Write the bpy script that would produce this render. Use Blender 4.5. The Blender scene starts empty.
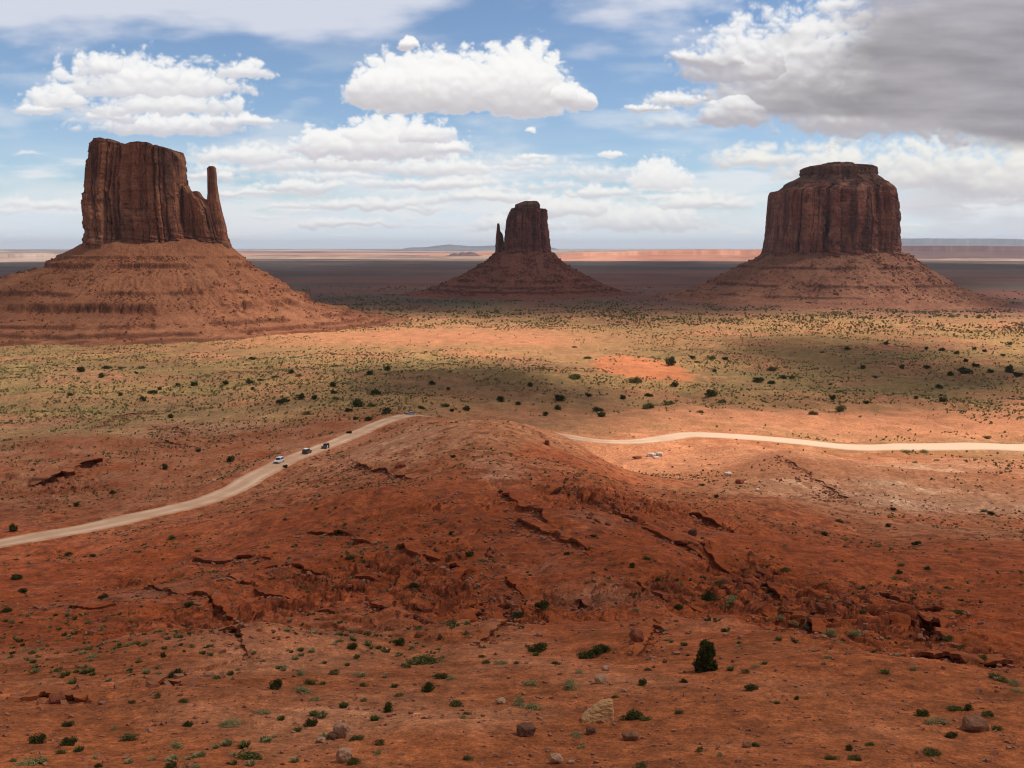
import bpy, bmesh, math, random
import numpy as np
from mathutils import Vector, Matrix

random.seed(7)
RNG = np.random.default_rng(11)
C = bpy.context.scene.collection
SC = bpy.context.scene

# ------------------------------------------------------------------ camera, world, sun, exposure
W_PX, H_PX, F_PX = 1024.0, 768.0, 943.0
PITCH = math.atan((384.0 - 247.0) / F_PX)
CP, SP = math.cos(PITCH), math.sin(PITCH)
cam_d = bpy.data.cameras.new('camera')
cam_d.sensor_width = 36.0
cam_d.lens = F_PX / W_PX * 36.0
cam_d.clip_start = 0.5
cam_d.clip_end = 200000.0
cam = bpy.data.objects.new('camera', cam_d)
C.objects.link(cam)
cam.location = (0, 0, 0)
cam.rotation_euler = (math.pi / 2 - PITCH, 0, 0)
SC.camera = cam

SUN_EL = math.radians(56)
SUN_AZ = math.radians(84)             # clockwise from the view axis: to the right
SUN = Vector((math.sin(SUN_AZ) * math.cos(SUN_EL), math.cos(SUN_AZ) * math.cos(SUN_EL), math.sin(SUN_EL)))
sun_d = bpy.data.lights.new('sun', 'SUN')
sun_d.energy = 5.0
sun_d.angle = math.radians(0.53)
sun_d.color = (1.0, 0.955, 0.88)
sun = bpy.data.objects.new('sun', sun_d)
C.objects.link(sun)
sun.rotation_euler = (-SUN).to_track_quat('-Z', 'Y').to_euler()

SKY_STRENGTH = 0.118
SC.view_settings.view_transform = 'Standard'
SC.view_settings.look = 'None'
SC.view_settings.exposure = 0.0
SC.view_settings.gamma = 1.0
SC.view_settings.use_curve_mapping = False
SC.render.engine = 'CYCLES'
SC.cycles.use_denoising = True
SC.cycles.max_bounces = 5
SC.cycles.diffuse_bounces = 2
SC.cycles.glossy_bounces = 2
SC.cycles.transparent_max_bounces = 8
SC.cycles.volume_bounces = 0
HAZE = 1.9e-5
SC.cycles.filter_width = 1.1

# ------------------------------------------------------------------ noise
def _hash(i, j, seed):
    h = (i * 374761393 + j * 668265263 + seed * 974711 + 12345) & 0xffffffff
    h = ((h ^ (h >> 13)) * 1274126177) & 0xffffffff
    return (h ^ (h >> 16)) & 0xffffffff

_PT = np.random.default_rng(3).permutation(1024).astype(np.int32)
_PT2 = np.concatenate([_PT, _PT])
_ang = np.arange(1024) * (2 * np.pi / 1024 * 5)
_GC, _GS = np.cos(_ang).astype(np.float32), np.sin(_ang).astype(np.float32)

def pn(x, y, seed=0):
    """gradient noise, about -0.7..0.7"""
    x = np.asarray(x, np.float64) + seed * 13.37; y = np.asarray(y, np.float64) + seed * 7.91
    fx = np.floor(x); fy = np.floor(y)
    xf = (x - fx).astype(np.float32); yf = (y - fy).astype(np.float32)
    xi = fx.astype(np.int32) & 1023; yi = fy.astype(np.int32) & 1023
    u = xf * xf * xf * (xf * (xf * 6 - 15) + 10); v = yf * yf * yf * (yf * (yf * 6 - 15) + 10)
    p0 = _PT2[xi] + yi; p1 = _PT2[xi + 1] + yi
    def g(h, dx, dy):
        return _GC[h] * dx + _GS[h] * dy
    x1 = xf - 1; y1 = yf - 1
    a = g(_PT2[p0], xf, yf); b = g(_PT2[p1], x1, yf)
    p0 += 1; p1 += 1; p0 &= 2047; p1 &= 2047
    c = g(_PT2[p0], xf, y1); d = g(_PT2[p1], x1, y1)
    a = a + u * (b - a); c = c + u * (d - c)
    return a + v * (c - a)

def fbm(x, y, oct=5, seed=0, gain=0.5, lac=2.03):
    s = 0.0; amp = 1.0
    for k in range(oct):
        s = s + amp * pn(x, y, seed + k * 17)
        x = x * lac + 3.1; y = y * lac + 1.7; amp *= gain
    return s

def ridged(x, y, oct=4, seed=0, gain=0.5):
    s = 0.0; amp = 1.0
    for k in range(oct):
        s = s + amp * (1 - 2.2 * np.abs(pn(x, y, seed + k * 13)))
        x = x * 2.1 + 5.3; y = y * 2.1 + 2.9; amp *= gain
    return s

def cells(x, y, seed=0):
    """worley distance to nearest / second feature and cell id"""
    xi = np.floor(x).astype(np.int64); yi = np.floor(y).astype(np.int64)
    f1 = np.full(np.shape(x), 9.0); f2 = f1.copy(); cid = np.zeros(np.shape(x), np.int64)
    for di in (-1, 0, 1):
        for dj in (-1, 0, 1):
            h = _hash(xi + di, yi + dj, seed)
            px = xi + di + (h & 1023) / 1023.0; py = yi + dj + ((h >> 10) & 1023) / 1023.0
            d = np.hypot(x - px, y - py)
            nearer = d < f1
            f2 = np.where(nearer, f1, np.minimum(f2, d))
            cid = np.where(nearer, h, cid); f1 = np.where(nearer, d, f1)
    return f1, f2, cid

def sst(a, b, x):
    t = np.clip((x - a) / (b - a), 0, 1)
    return t * t * (3 - 2 * t)

# ------------------------------------------------------------------ where a line of sight meets a given distance
def ray(px, py):
    r = (np.asarray(px, float) - 512) / F_PX; u = (384 - np.asarray(py, float)) / F_PX
    return r, CP + SP * u, -SP + CP * u

def at(px, py, Y):
    a, b, c = ray(px, py)
    k = Y / b
    return a * k, Y + 0 * k, c * k

def to_px(X, Y, Z):
    f = Y * CP - Z * SP; u = Y * SP + Z * CP
    return 512 + F_PX * X / f, 384 - F_PX * u / f

# ------------------------------------------------------------------ tagging and linking helpers
def tag(o, label=None, cat=None, group=None, kind=None):
    if label: o['label'] = label
    if cat: o['category'] = cat
    if group: o['group'] = group
    if kind: o['kind'] = kind
    return o

def empty(name, loc=(0, 0, 0), rz=0.0):
    o = bpy.data.objects.new(name, None)
    C.objects.link(o); o.location = loc; o.rotation_euler = (0, 0, rz)
    return o

def mesh_np(name, V, Fq, mat=None, parent=None, smooth=True, attrs=None, link=True):
    """one mesh object from numpy arrays: V (n,3), Fq (m,3|4) or list of arrays"""
    me = bpy.data.meshes.new(name)
    faces = [np.asarray(f, np.int32) for f in (Fq if isinstance(Fq, list) else [Fq]) if len(f)]
    V = np.asarray(V, np.float32)
    me.vertices.add(len(V)); me.vertices.foreach_set('co', V.ravel())
    loops = np.concatenate([f.ravel() for f in faces])
    tot = np.concatenate([np.full(len(f), f.shape[1], np.int32) for f in faces])
    start = np.concatenate([[0], np.cumsum(tot)[:-1]]).astype(np.int32)
    me.loops.add(len(loops)); me.loops.foreach_set('vertex_index', loops)
    me.polygons.add(len(tot)); me.polygons.foreach_set('loop_start', start)
    try: me.polygons.foreach_set('loop_total', tot)
    except Exception: pass
    me.update(calc_edges=True)
    me.polygons.foreach_set('use_smooth', np.full(len(tot), smooth))
    for k, a in (attrs or {}).items():
        a = np.asarray(a, np.float32)
        if a.ndim == 1:
            at_ = me.attributes.new(k, 'FLOAT', 'POINT'); at_.data.foreach_set('value', a)
        else:
            at_ = me.attributes.new(k, 'FLOAT_COLOR', 'POINT')
            if a.shape[1] == 3: a = np.hstack([a, np.ones((len(a), 1), np.float32)])
            at_.data.foreach_set('color', np.ascontiguousarray(a, np.float32).ravel())
    me.validate()
    if mat: me.materials.append(mat)
    o = bpy.data.objects.new(name, me)
    if link: C.objects.link(o)
    if parent: o.parent = parent
    return o

def grid_faces(nr, nc, wrap=False):
    i = np.arange(nr - 1)[:, None]; j = np.arange(nc if wrap else nc - 1)[None, :]
    j2 = (j + 1) % nc
    return np.stack([i * nc + j, i * nc + j2, (i + 1) * nc + j2, (i + 1) * nc + j], -1).reshape(-1, 4)

class NT:
    """small node-tree writer"""
    def __init__(self, name):
        self.m = bpy.data.materials.new(name); self.m.use_nodes = True
        self.t = self.m.node_tree; self.t.nodes.clear()
        self.out = self.t.nodes.new('ShaderNodeOutputMaterial')
    def n(self, typ, **kw):
        nd = self.t.nodes.new(typ); ins = kw.pop('ins', {})
        for k, v in kw.items(): setattr(nd, k, v)
        for k, v in ins.items(): self.put(nd.inputs[k], v)
        return nd
    def put(self, sock, v):
        if isinstance(v, bpy.types.NodeSocket): self.t.links.new(v, sock)
        elif isinstance(v, bpy.types.Node): self.t.links.new(v.outputs[0], sock)
        else: sock.default_value = v
    def noise(self, scale, detail=4, rough=0.55, vec=None, dist=0.0):
        nd = self.n('ShaderNodeTexNoise', ins={'Scale': scale, 'Detail': detail, 'Roughness': rough, 'Distortion': dist})
        if vec is not None: self.put(nd.inputs['Vector'], vec)
        return nd.outputs[0]
    def math(self, op, a, b=0.0, c=0.0):
        nd = self.n('ShaderNodeMath', operation=op)
        for k, v in enumerate((a, b, c)): self.put(nd.inputs[k], v)
        return nd.outputs[0]
    def rng(self, v, a, b, c=0.0, d=1.0):
        nd = self.n('ShaderNodeMapRange', ins={0: v, 1: a, 2: b, 3: c, 4: d}); nd.clamp = True
        return nd.outputs[0]
    def mix(self, f, a, b, blend='MIX'):
        nd = self.n('ShaderNodeMix', data_type='RGBA', blend_type=blend)
        self.put(nd.inputs[0], f)
        for k, v in ((6, a), (7, b)):
            if isinstance(v, tuple) and len(v) == 3: v = (*v, 1.0)
            self.put(nd.inputs[k], v)
        return nd.outputs[2]
    def scale_col(self, col, val):
        nd = self.n('ShaderNodeVectorMath', operation='SCALE'); self.put(nd.inputs[0], col); self.put(nd.inputs['Scale'], val)
        return nd.outputs[0]
    def pos(self): return self.n('ShaderNodeNewGeometry').outputs['Position']
    def obj(self): return self.n('ShaderNodeTexCoord').outputs['Object']
    def vscale(self, v, s):
        nd = self.n('ShaderNodeVectorMath', operation='MULTIPLY'); self.put(nd.inputs[0], v); nd.inputs[1].default_value = s
        return nd.outputs[0]
    def bsdf(self, col, rough=0.9, bump=None, bstr=0.3, bdist=0.1, spec=0.2, metal=0.0):
        if isinstance(col, tuple) and len(col) == 3: col = (*col, 1.0)
        p = self.n('ShaderNodeBsdfPrincipled', ins={'Base Color': col, 'Roughness': rough, 'Specular IOR Level': spec, 'Metallic': metal})
        if bump is not None:
            b = self.n('ShaderNodeBump', ins={'Height': bump, 'Strength': bstr, 'Distance': bdist})
            self.t.links.new(b.outputs[0], p.inputs['Normal'])
        self.t.links.new(p.outputs[0], self.out.inputs[0])
        return self.m
# ------------------------------------------------------------------ sky: Nishita air with a computed cloud field
SKY_AZ, SKY_E0, SKY_E1, SKY_RES = 46.0, -1.0, 24.0, 26.0

def build_sky_clouds():
    nw = int(2 * SKY_AZ * SKY_RES); nh = int((SKY_E1 - SKY_E0) * SKY_RES)
    az = np.radians(np.linspace(-SKY_AZ, SKY_AZ, nw))[None, :]; el = np.radians(np.linspace(SKY_E0, SKY_E1, nh))[:, None]
    dx = np.cos(el) * np.sin(az); dy = np.cos(el) * np.cos(az); dz = np.sin(el) + 0 * az
    X0, Y0 = to_px(dx, dy, dz); x, y = X0, Y0             # every direction measured on the same angular scale
    rgb = np.zeros((nh, nw, 3)); rgb[...] = 1.0
    A = np.zeros((nh, nw))
    up = np.clip((247 - y) / 247, 0, 1.4)                 # height above the horizon

    def over(col, a, sl=(slice(None), slice(None))):
        a = np.clip(a, 0, 1)
        na = a + A[sl] * (1 - a)
        k = np.where(na > 1e-5, a / np.maximum(na, 1e-5), 0)[..., None]
        rgb[sl] = rgb[sl] * (1 - k) + np.asarray(col) * k
        A[sl] = na

    white = np.array([1.0, 0.99, 0.97]); grey = np.array([0.50, 0.475, 0.51]); cream = np.array([0.95, 0.92, 0.86])
    # thin high veil along the top
    v = fbm(x / 240, y / 75, 6, 5)
    over(np.array([.78, .79, .86]), 0.80 * sst(-0.28, 0.75, 1.7 * v + 0.42 - np.clip((y - 0) / 48, -1, 9) * 0.42 - np.clip((x - 380) / 120, 0, 2) * .28))
    v = fbm(x / 150, y / 70, 6, 15)
    over(np.array([.80, .82, .88]), 0.8 * sst(-0.1, 0.5, v + 0.3 - np.hypot((x - 690) / 120, (y + 2) / 34) * .45))
    # wide faint wisps
    v = fbm(x / 170 + 4, y / 42, 6, 45)
    over(white * .93, 0.40 * sst(0.05, 0.6, v + .1) * sst(20, 110, y))
    # whitening towards the horizon, patchy
    v = fbm(x / 210, y / 32, 6, 25)
    over(np.array([.80, .87, .94]), sst(0.0, 1.0, (1 - up / 0.60)) * 0.60 * sst(-.4, .4, v + 0.10) + 0.88 * sst(0.26, 0.0, up))

    def bank(clouds, soft, s, amp, seed, lit=white, dark=grey, base_dark=0.55, gain=0.57, gloom=0.0, opac=1.0):
        """a bank of cumulus: each is (centre, base, half width, height)"""
        mg = s * 1.6
        box = (X0 > min(c[0] - c[2] for c in clouds) - mg) & (X0 < max(c[0] + c[2] for c in clouds) + mg) & (Y0 > min(c[1] - c[3] for c in clouds) - mg) & (Y0 < max(c[1] + c[3] * .3 for c in clouds) + mg)
        r_ = np.flatnonzero(box.any(1)); c_ = np.flatnonzero(box.any(0))
        if len(r_) < 3: return
        sl = (slice(r_[0], r_[-1] + 1), slice(c_[0], c_[-1] + 1)); x, y = X0[sl], Y0[sl]
        wx = x + s * .5 * fbm(x / (s * 1.6), y / (s * 1.4), 4, seed + 90)
        wy = y + s * .35 * fbm(x / (s * 1.6), y / (s * 1.4), 4, seed + 91)
        F = np.full(x.shape, -9.0); rel = np.zeros(x.shape)
        for cx, by, hw, h in clouds:
            dxx = (wx - cx) / hw; dyy = (wy - by) / h
            dyy = np.where(dyy > 0, dyy * 4.5, dyy)
            q = 1 - np.sqrt(dxx * dxx + dyy * dyy)
            rel = np.where(q > F, np.clip((by - y) / h, -.3, 1.2), rel); F = np.maximum(F, q)
        bil = 0.0; a = 1.0; fx, fy = x / s, y / (s * .8)
        for k in range(7):                               # billows: rounded lobes, finer and finer
            bil = bil + a * (np.abs(pn(fx, fy, seed + k * 7)) * 1.5 - 0.33); fx = fx * 2.05 + 7.7; fy = fy * 2.05 + 3.3; a *= gain
        G = F + .08 + amp * .82 * (bil + 0.35 * fbm(x / (s * 2.5), y / (s * 2), 3, seed + 50))
        al = sst(-.02, soft * 1.5 + .03, G) * .82 + sst(0.0, soft * 4, G) * .18
        # light from above and behind: slope of the billowed surface, darker towards the flat base
        Hh = np.sqrt(np.clip(G + .02, 0, 1.2)) + 0.10 * amp * bil
        for ax in (0, 1) * 5:
            Hh = (np.roll(Hh, 2, ax) + np.roll(Hh, -2, ax) + 2 * np.roll(Hh, 1, ax) + 2 * np.roll(Hh, -1, ax) + 2 * Hh) / 8
        gy = np.gradient(Hh, axis=0); gx = np.gradient(Hh, axis=1)
        sc = s * SKY_RES / 16.5 * .42
        lam = np.clip(0.74 + (-gx * 0.35 - gy) * sc * 0.55, 0.40, 1.12)
        body = sst(-0.12, 0.62, rel + 0.16 * bil) * (1 - base_dark) + base_dark
        sh = np.clip(lam * 0.55 + 0.50, 0.4, 1.08) * body
        sh = np.clip(sh + (1 - sst(0.0, 0.30, G)) * 0.16 - gloom * sst(0.05, .6, G), 0.0, 1.05)
        t = sst(0.42, 1.0, sh)[..., None]
        over(dark * (1 - t) + lit * t, al * opac, sl)

    rr = np.random.default_rng(5)
    # far rows of fair-weather cloud, running together towards the horizon
    v = fbm(x / 120, y / 20, 7, 31)
    over(np.array([.93, .93, .93]), .62 * sst(-.05, .42, v + .20 - np.abs((y - 205) / 44) * .30) * sst(250, 236, y) * sst(140, 168, y))
    far = []
    for k in range(170):
        yy = 243 - 84 * rr.random() ** 1.2
        z = (250 - yy) / 100
        xx = rr.uniform(-420, 1450)
        if -60 < xx < 190 and yy < 205: continue
        if 560 < xx < 740 and yy < 172: continue
        far.append((xx, yy, rr.uniform(26, 90) * (0.35 + z), rr.uniform(8, 15) * (.25 + z)))
    far = sorted(far, key=lambda c: -c[1])
    bank(far[:80], .60, 12, .55, 300, lit=np.array([.99, .98, .95]), dark=np.array([.76, .77, .81]), base_dark=.74, opac=.75, gain=.56)
    bank(far[80:], .50, 17, .60, 330, lit=np.array([1., .99, .96]), dark=np.array([.72, .71, .75]), base_dark=.70, opac=.85, gain=.56)
    bank([(250, 160, 76, 20), (330, 168, 100, 22), (430, 172, 80, 19), (300, 190, 66, 12), (215, 178, 40, 10), (480, 200, 66, 14), (370, 208, 78, 12), (440, 187, 76, 13), (240, 196, 40, 9),
          (560, 214, 80, 22), (640, 226, 90, 28), (520, 228, 66, 18), (700, 207, 64, 15), (600, 196, 50, 11), (350, 226, 70, 10)],
         .34, 18, .55, 370, dark=np.array([.70, .69, .73]), base_dark=.68, lit=np.array([1., .99, .96]), gain=.56)
    bank([(-120, 205, 110, 14), (10, 212, 26, 10), (28, 155, 22, 5), (-260, 170, 130, 34)], .5, 18, .45, 410, dark=np.array([.72, .74, .8]), base_dark=.8, opac=.75)
    # ragged cumulus on the left
    bank([(165, 131, 104, 22), (235, 124, 46, 12), (110, 120, 44, 14)], .24, 19, .60, 450, dark=np.array([.66, .65, .70]), base_dark=.62, gain=.56)
    bank([(140, 92, 100, 44), (60, 104, 50, 24), (105, 72, 34, 26), (240, 74, 36, 18), (190, 92, 66, 30), (40, 112, 28, 10), (160, 110, 90, 30)], .22, 20, .62, 480, dark=np.array([.68, .67, .71]), base_dark=.70, gain=.56)
    bank([(-210, 120, 150, 55), (-330, 80, 120, 40)], .20, 26, .50, 490, base_dark=.6)
    # middle cumulus
    bank([(385, 154, 76, 44), (330, 152, 44, 28), (450, 152, 28, 16), (420, 140, 40, 20)], .16, 18, .50, 520, base_dark=.66, dark=np.array([.66, .64, .68]), gain=.53)
    bank([(440, 101, 100, 54), (520, 103, 60, 63), (393, 98, 54, 42), (562, 102, 22, 26), (581, 104, 15, 19), (409, 47, 14, 9)],
         .09, 19, .36, 560, base_dark=.66, dark=np.array([.60, .57, .60]), gain=.53)
    # small ones right of the middle
    bank([(660, 184, 36, 30), (612, 156, 14, 7), (534, 158, 18, 5), (532, 132, 8, 5)], .18, 12, .46, 600, base_dark=.76, dark=np.array([.76, .74, .77]), gain=.53)
    bank([(678, 103, 40, 13), (650, 110, 28, 7)], .24, 11, .5, 640, base_dark=.76)
    bank([(675, 126, 56, 20)], .7, 20, .5, 650, base_dark=.8, opac=.7)
    # pale bank low on the right
    bank([(760, 164, 72, 24), (830, 172, 80, 40), (930, 180, 120, 60), (1040, 186, 140, 80), (1180, 190, 200, 90), (1400, 190, 160, 80)],
         .38, 24, .60, 700, lit=np.array([.99, .96, .89]), dark=np.array([.66, .64, .66]), base_dark=.74, gain=.56)
    v = fbm(x / 130, y / 34, 5, 77)
    over(np.array([.60, .585, .63]), 0.75 * sst(-.2, .5, v + .35 - np.abs((y - 196) / 26) * .45) * sst(880, 960, x))
    over(np.array([.72, .72, .76]), 0.7 * sst(-.3, .4, v + .35 - np.abs((y - 226) / 22) * .45) * sst(840, 930, x))
    # the great grey cloud, white along its upper left
    bank([(760, 74, 92, 64), (722, 62, 40, 22), (705, 60, 44, 14), (800, 100, 110, 110), (880, 118, 130, 130), (745, 118, 50, 36)],
         .22, 30, .60, 740, gain=.56, lit=np.array([1., .985, .965]), dark=np.array([.50, .47, .50]), base_dark=.60)
    v = fbm(x / 190, y / 60, 6, 88)
    edge = (x - 788) / 140 + (y - 40) / 110 * .35 - np.clip((y - 112 - (x - 800) * .05) / 16, 0, 5) - np.clip((18 - y) / 60, 0, 2) * np.clip((900 - x) / 90, 0, 1)
    body = np.clip(.35 + .12 * fbm(x / 120, y / 22, 5, 99) + .10 * sst(60, -10, y), .3, .7)
    over(body[..., None] * np.array([1.02, .96, 1.03]), 0.97 * sst(-.15, .75, edge * .8 + v * .7))
    return np.dstack([rgb, A]).astype(np.float32)

_im = build_sky_clouds()
sky_img = bpy.data.images.new('cloud_field', _im.shape[1], _im.shape[0], alpha=True, float_buffer=True)
sky_img.colorspace_settings.name = 'Non-Color'
sky_img.alpha_mode = 'CHANNEL_PACKED'
sky_img.pixels.foreach_set(_im.ravel())
sky_img.update(); sky_img.pack()

world = bpy.data.worlds.new('World'); SC.world = world; world.use_nodes = True
wt = world.node_tree; wt.nodes.clear()
def wn(t, **kw):
    n = wt.nodes.new(t)
    for k, v in kw.items(): setattr(n, k, v)
    return n
def wm(op, a, b=0.0):
    n = wn('ShaderNodeMath', operation=op)
    for k, v in enumerate((a, b)):
        if isinstance(v, bpy.types.NodeSocket): wt.links.new(v, n.inputs[k])
        else: n.inputs[k].default_value = v
    return n.outputs[0]
sky = wn('ShaderNodeTexSky', sky_type='NISHITA')
sky.sun_disc = False; sky.sun_elevation = SUN_EL; sky.sun_rotation = SUN_AZ
sky.altitude = 1700; sky.air_density = 1.0; sky.dust_density = 0.3; sky.ozone_density = 3.0
tc = wn('ShaderNodeTexCoord'); sx = wn('ShaderNodeSeparateXYZ'); wt.links.new(tc.outputs['Generated'], sx.inputs[0])
az_ = wm('ARCTAN2', sx.outputs[0], sx.outputs[1]); el_ = wm('ARCSINE', sx.outputs[2])
u_ = wm('DIVIDE', wm('ADD', az_, math.radians(SKY_AZ)), math.radians(2 * SKY_AZ))
v_ = wm('DIVIDE', wm('SUBTRACT', el_, math.radians(SKY_E0)), math.radians(SKY_E1 - SKY_E0))
cx = wn('ShaderNodeCombineXYZ'); wt.links.new(u_, cx.inputs[0]); wt.links.new(v_, cx.inputs[1])
ti = wn('ShaderNodeTexImage', image=sky_img, interpolation='Cubic', extension='MIRROR')
wt.links.new(cx.outputs[0], ti.inputs[0])
ml = wn('ShaderNodeVectorMath', operation='MULTIPLY'); wt.links.new(sky.outputs[0], ml.inputs[0]); ml.inputs[1].default_value = (SKY_STRENGTH,) * 3
CLOUD_BRIGHT = 1.0
mc = wn('ShaderNodeVectorMath', operation='MULTIPLY'); wt.links.new(ti.outputs[0], mc.inputs[0]); # unseen overhead cloud dimmed as grey bases to lower ambient light
ov = wn('ShaderNodeMapRange', clamp=True); wt.links.new(el_, ov.inputs[0])
for k_, v__ in ((1, math.radians(20)), (2, math.radians(38)), (3, CLOUD_BRIGHT), (4, 0.42)): ov.inputs[k_].default_value = v__
cc = wn('ShaderNodeCombineXYZ')
for k_ in range(3): wt.links.new(ov.outputs[0], cc.inputs[k_])
wt.links.new(cc.outputs[0], mc.inputs[1])
mx = wn('ShaderNodeMix', data_type='RGBA'); wt.links.new(ti.outputs[1], mx.inputs[0]); wt.links.new(ml.outputs[0], mx.inputs[6]); wt.links.new(mc.outputs[0], mx.inputs[7])
bg = wn('ShaderNodeBackground'); wt.links.new(mx.outputs[2], bg.inputs[0]); bg.inputs[1].default_value = 1.0
wo = wn('ShaderNodeOutputWorld'); wt.links.new(bg.outputs[0], wo.inputs[0])
# ------------------------------------------------------------------ terrain: control heights, seen as (picture row, distance) along ten bearings
COLS = {
    -200: [(1500, 6), (1000, 16), (768, 40), (700, 54), (640, 85), (580, 150), (540, 205), (470, 330), (400, 560), (350, 950), (325, 1300)],
    0: [(1500, 6), (1000, 16), (768, 40), (715, 52), (650, 80), (600, 125), (560, 180), (545, 205), (500, 265), (460, 345), (420, 460), (380, 640), (350, 920), (325, 1300)],
    170: [(1500, 6), (1000, 16), (768, 40), (705, 54), (650, 80), (600, 118), (560, 160), (530, 205), (508, 245), (470, 320), (430, 430), (390, 590), (350, 920), (325, 1300)],
    340: [(1500, 6), (1000, 16), (768, 41), (700, 56), (655, 74), (610, 105), (560, 145), (510, 200), (470, 260), (443, 345), (420, 420), (390, 560), (360, 760), (330, 1150)],
    430: [(655, 75), (610, 102), (560, 142), (500, 200), (450, 260), (426, 310), (417, 345), (414, 450), (392, 560), (366, 730)],
    470: [(418.5, 330), (440, 262), (424, 450)],
    545: [(430, 306), (500, 195), (466, 232), (446, 268)],
    575: [(444, 292), (466, 244)],
    630: [(473, 285), (490, 240)],
    512: [(1500, 6), (1000, 16), (768, 41), (700, 57), (650, 76), (620, 95), (580, 125), (530, 165), (480, 215), (440, 265), (423, 315), (431, 400), (425, 480), (400, 560), (370, 720), (340, 1000), (325, 1250)],
    600: [(620, 95), (560, 140), (510, 180), (478, 230), (468, 265), (468, 330), (458, 400), (440, 430), (410, 540), (380, 680), (345, 1000)],
    680: [(1500, 6), (1000, 16), (768, 40), (700, 56), (650, 74), (610, 98), (570, 130), (530, 175), (500, 225), (485, 280), (465, 370), (440, 440), (420, 510), (390, 640), (360, 850), (335, 1120)],
    790: [(500, 250), (470, 320), (455, 350), (452, 410), (440, 445)],
    850: [(1500, 6), (1000, 16), (768, 40), (700, 55), (650, 72), (615, 92), (590, 125), (560, 165), (530, 215), (500, 265), (475, 330), (458, 395), (447, 445), (410, 560), (380, 720), (350, 950), (323, 1350)],
    1024: [(1500, 6), (1000, 16), (768, 42), (690, 57), (650, 75), (610, 110), (570, 160), (530, 220), (495, 290), (470, 350), (449, 440), (410, 570), (380, 730), (350, 960), (323, 1350)],
    1224: [(1500, 6), (1000, 16), (768, 42), (690, 57), (650, 75), (610, 110), (570, 160), (530, 220), (495, 290), (470, 350), (449, 440), (410, 570), (380, 730), (350, 960), (323, 1350)],
}
ROAD_L = [(-160, 566, 172), (-60, 554, 190), (0, 544, 206), (60, 533, 220), (120, 522, 234), (180, 509, 250), (230, 490, 268), (262, 472, 290), (290, 459, 312), (325, 446, 342), (360, 432, 378), (398, 417, 425),
          (420, 414, 440), (445, 420.5, 452), (475, 427, 456), (510, 430, 450), (545, 432, 440), (590, 440, 428), (630, 441.5, 428), (655, 439, 436), (685, 434.5, 450), (715, 435, 450), (760, 438, 446), (820, 443, 440),
          (880, 446.5, 436), (940, 447, 438), (1000, 446, 440), (1060, 445, 442), (1150, 442, 448), (1300, 436, 460)]

P = []
for cxp, lst in COLS.items():
    for py, d in lst: P.append(at(cxp, py, d))
for px, py, d in ROAD_L: P.append(at(px, py, d))
P = np.array([[float(v) for v in p] for p in P])
PHI_MAX = 0.72

def _uv(X, Y):
    return np.clip(np.arctan2(X, Y), -PHI_MAX, PHI_MAX) * 2.6, np.log(np.clip(np.hypot(X, Y), 5.0, 1700.0))

def _rbf(pts, val, eps, smooth=0.0):
    u, v = pts
    D = np.sqrt((u[:, None] - u) ** 2 + (v[:, None] - v) ** 2 + eps ** 2) - smooth * np.eye(len(u)) * 1.0
    Q = np.stack([np.ones_like(u), u, v], 1)
    A = np.block([[D, Q], [Q.T, np.zeros((3, 3))]])
    w = np.linalg.solve(A, np.concatenate([val, np.zeros(3)]))
    def f(a, b):
        a = np.asarray(a, float); b = np.asarray(b, float); out = np.zeros(a.size)
        ar, br = a.ravel(), b.ravel()
        for s in range(0, a.size, 20000):
            aa, bb = ar[s:s + 20000, None], br[s:s + 20000, None]
            out[s:s + 20000] = np.sqrt((aa - u) ** 2 + (bb - v) ** 2 + eps ** 2) @ w[:-3] + w[-3] + w[-2] * aa[:, 0] + w[-1] * bb[:, 0]
        return out.reshape(a.shape)
    return f

def _tabulate(f, u0, u1, nu, v0, v1, nv):
    """coarse table + bilinear lookup of a smooth function"""
    gu, gv = np.meshgrid(np.linspace(u0, u1, nu), np.linspace(v0, v1, nv), indexing='ij')
    T = f(gu, gv)
    def look(u, v):
        a = np.clip((u - u0) / (u1 - u0) * (nu - 1), 0, nu - 1.001); b = np.clip((v - v0) / (v1 - v0) * (nv - 1), 0, nv - 1.001)
        i = a.astype(int); j = b.astype(int); fa = a - i; fb = b - j
        return (T[i, j] * (1 - fa) + T[i + 1, j] * fa) * (1 - fb) + (T[i, j + 1] * (1 - fa) + T[i + 1, j + 1] * fa) * fb
    return look

_zf = _rbf(_uv(P[:, 0], P[:, 1]), P[:, 2], 0.05)
_ztab = _tabulate(_zf, -PHI_MAX * 2.6, PHI_MAX * 2.6, 380, math.log(5), math.log(1700), 420)
PLAIN = -106.0

def base_z(X, Y):
    u, v = _uv(X, Y); R = np.hypot(X, Y)
    z = _ztab(u, v)
    k = sst(1050, 1600, R)
    return z * (1 - k) + (PLAIN - 6 * sst(2500, 9000, R)) * k

def hit(px, py, fn=None, y0=14.0, y1=1600.0, n=900):
    """where lines of sight first meet the ground"""
    fn = fn or base_z
    px = np.atleast_1d(np.asarray(px, float)); py = np.atleast_1d(np.asarray(py, float))
    a, b, c = ray(px, py)
    Ys = np.exp(np.linspace(math.log(y0), math.log(y1), n))[None, :]
    k = Ys / b[:, None]; X = a[:, None] * k; Z = c[:, None] * k
    below = fn(X, Ys + 0 * X) > Z
    i = np.clip(np.argmax(below, 1), 1, n - 1); r = np.arange(len(px))
    Yh = Ys[0, i]
    lo = Ys[0, i - 1].copy(); hi = Yh.copy()
    for _ in range(12):
        m = (lo + hi) / 2; kk = m / b
        under = fn(a * kk, m) > c * kk
        hi = np.where(under, m, hi); lo = np.where(under, lo, m)
    kk = hi / b
    return a * kk, hi, fn(a * kk, hi)

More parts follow.
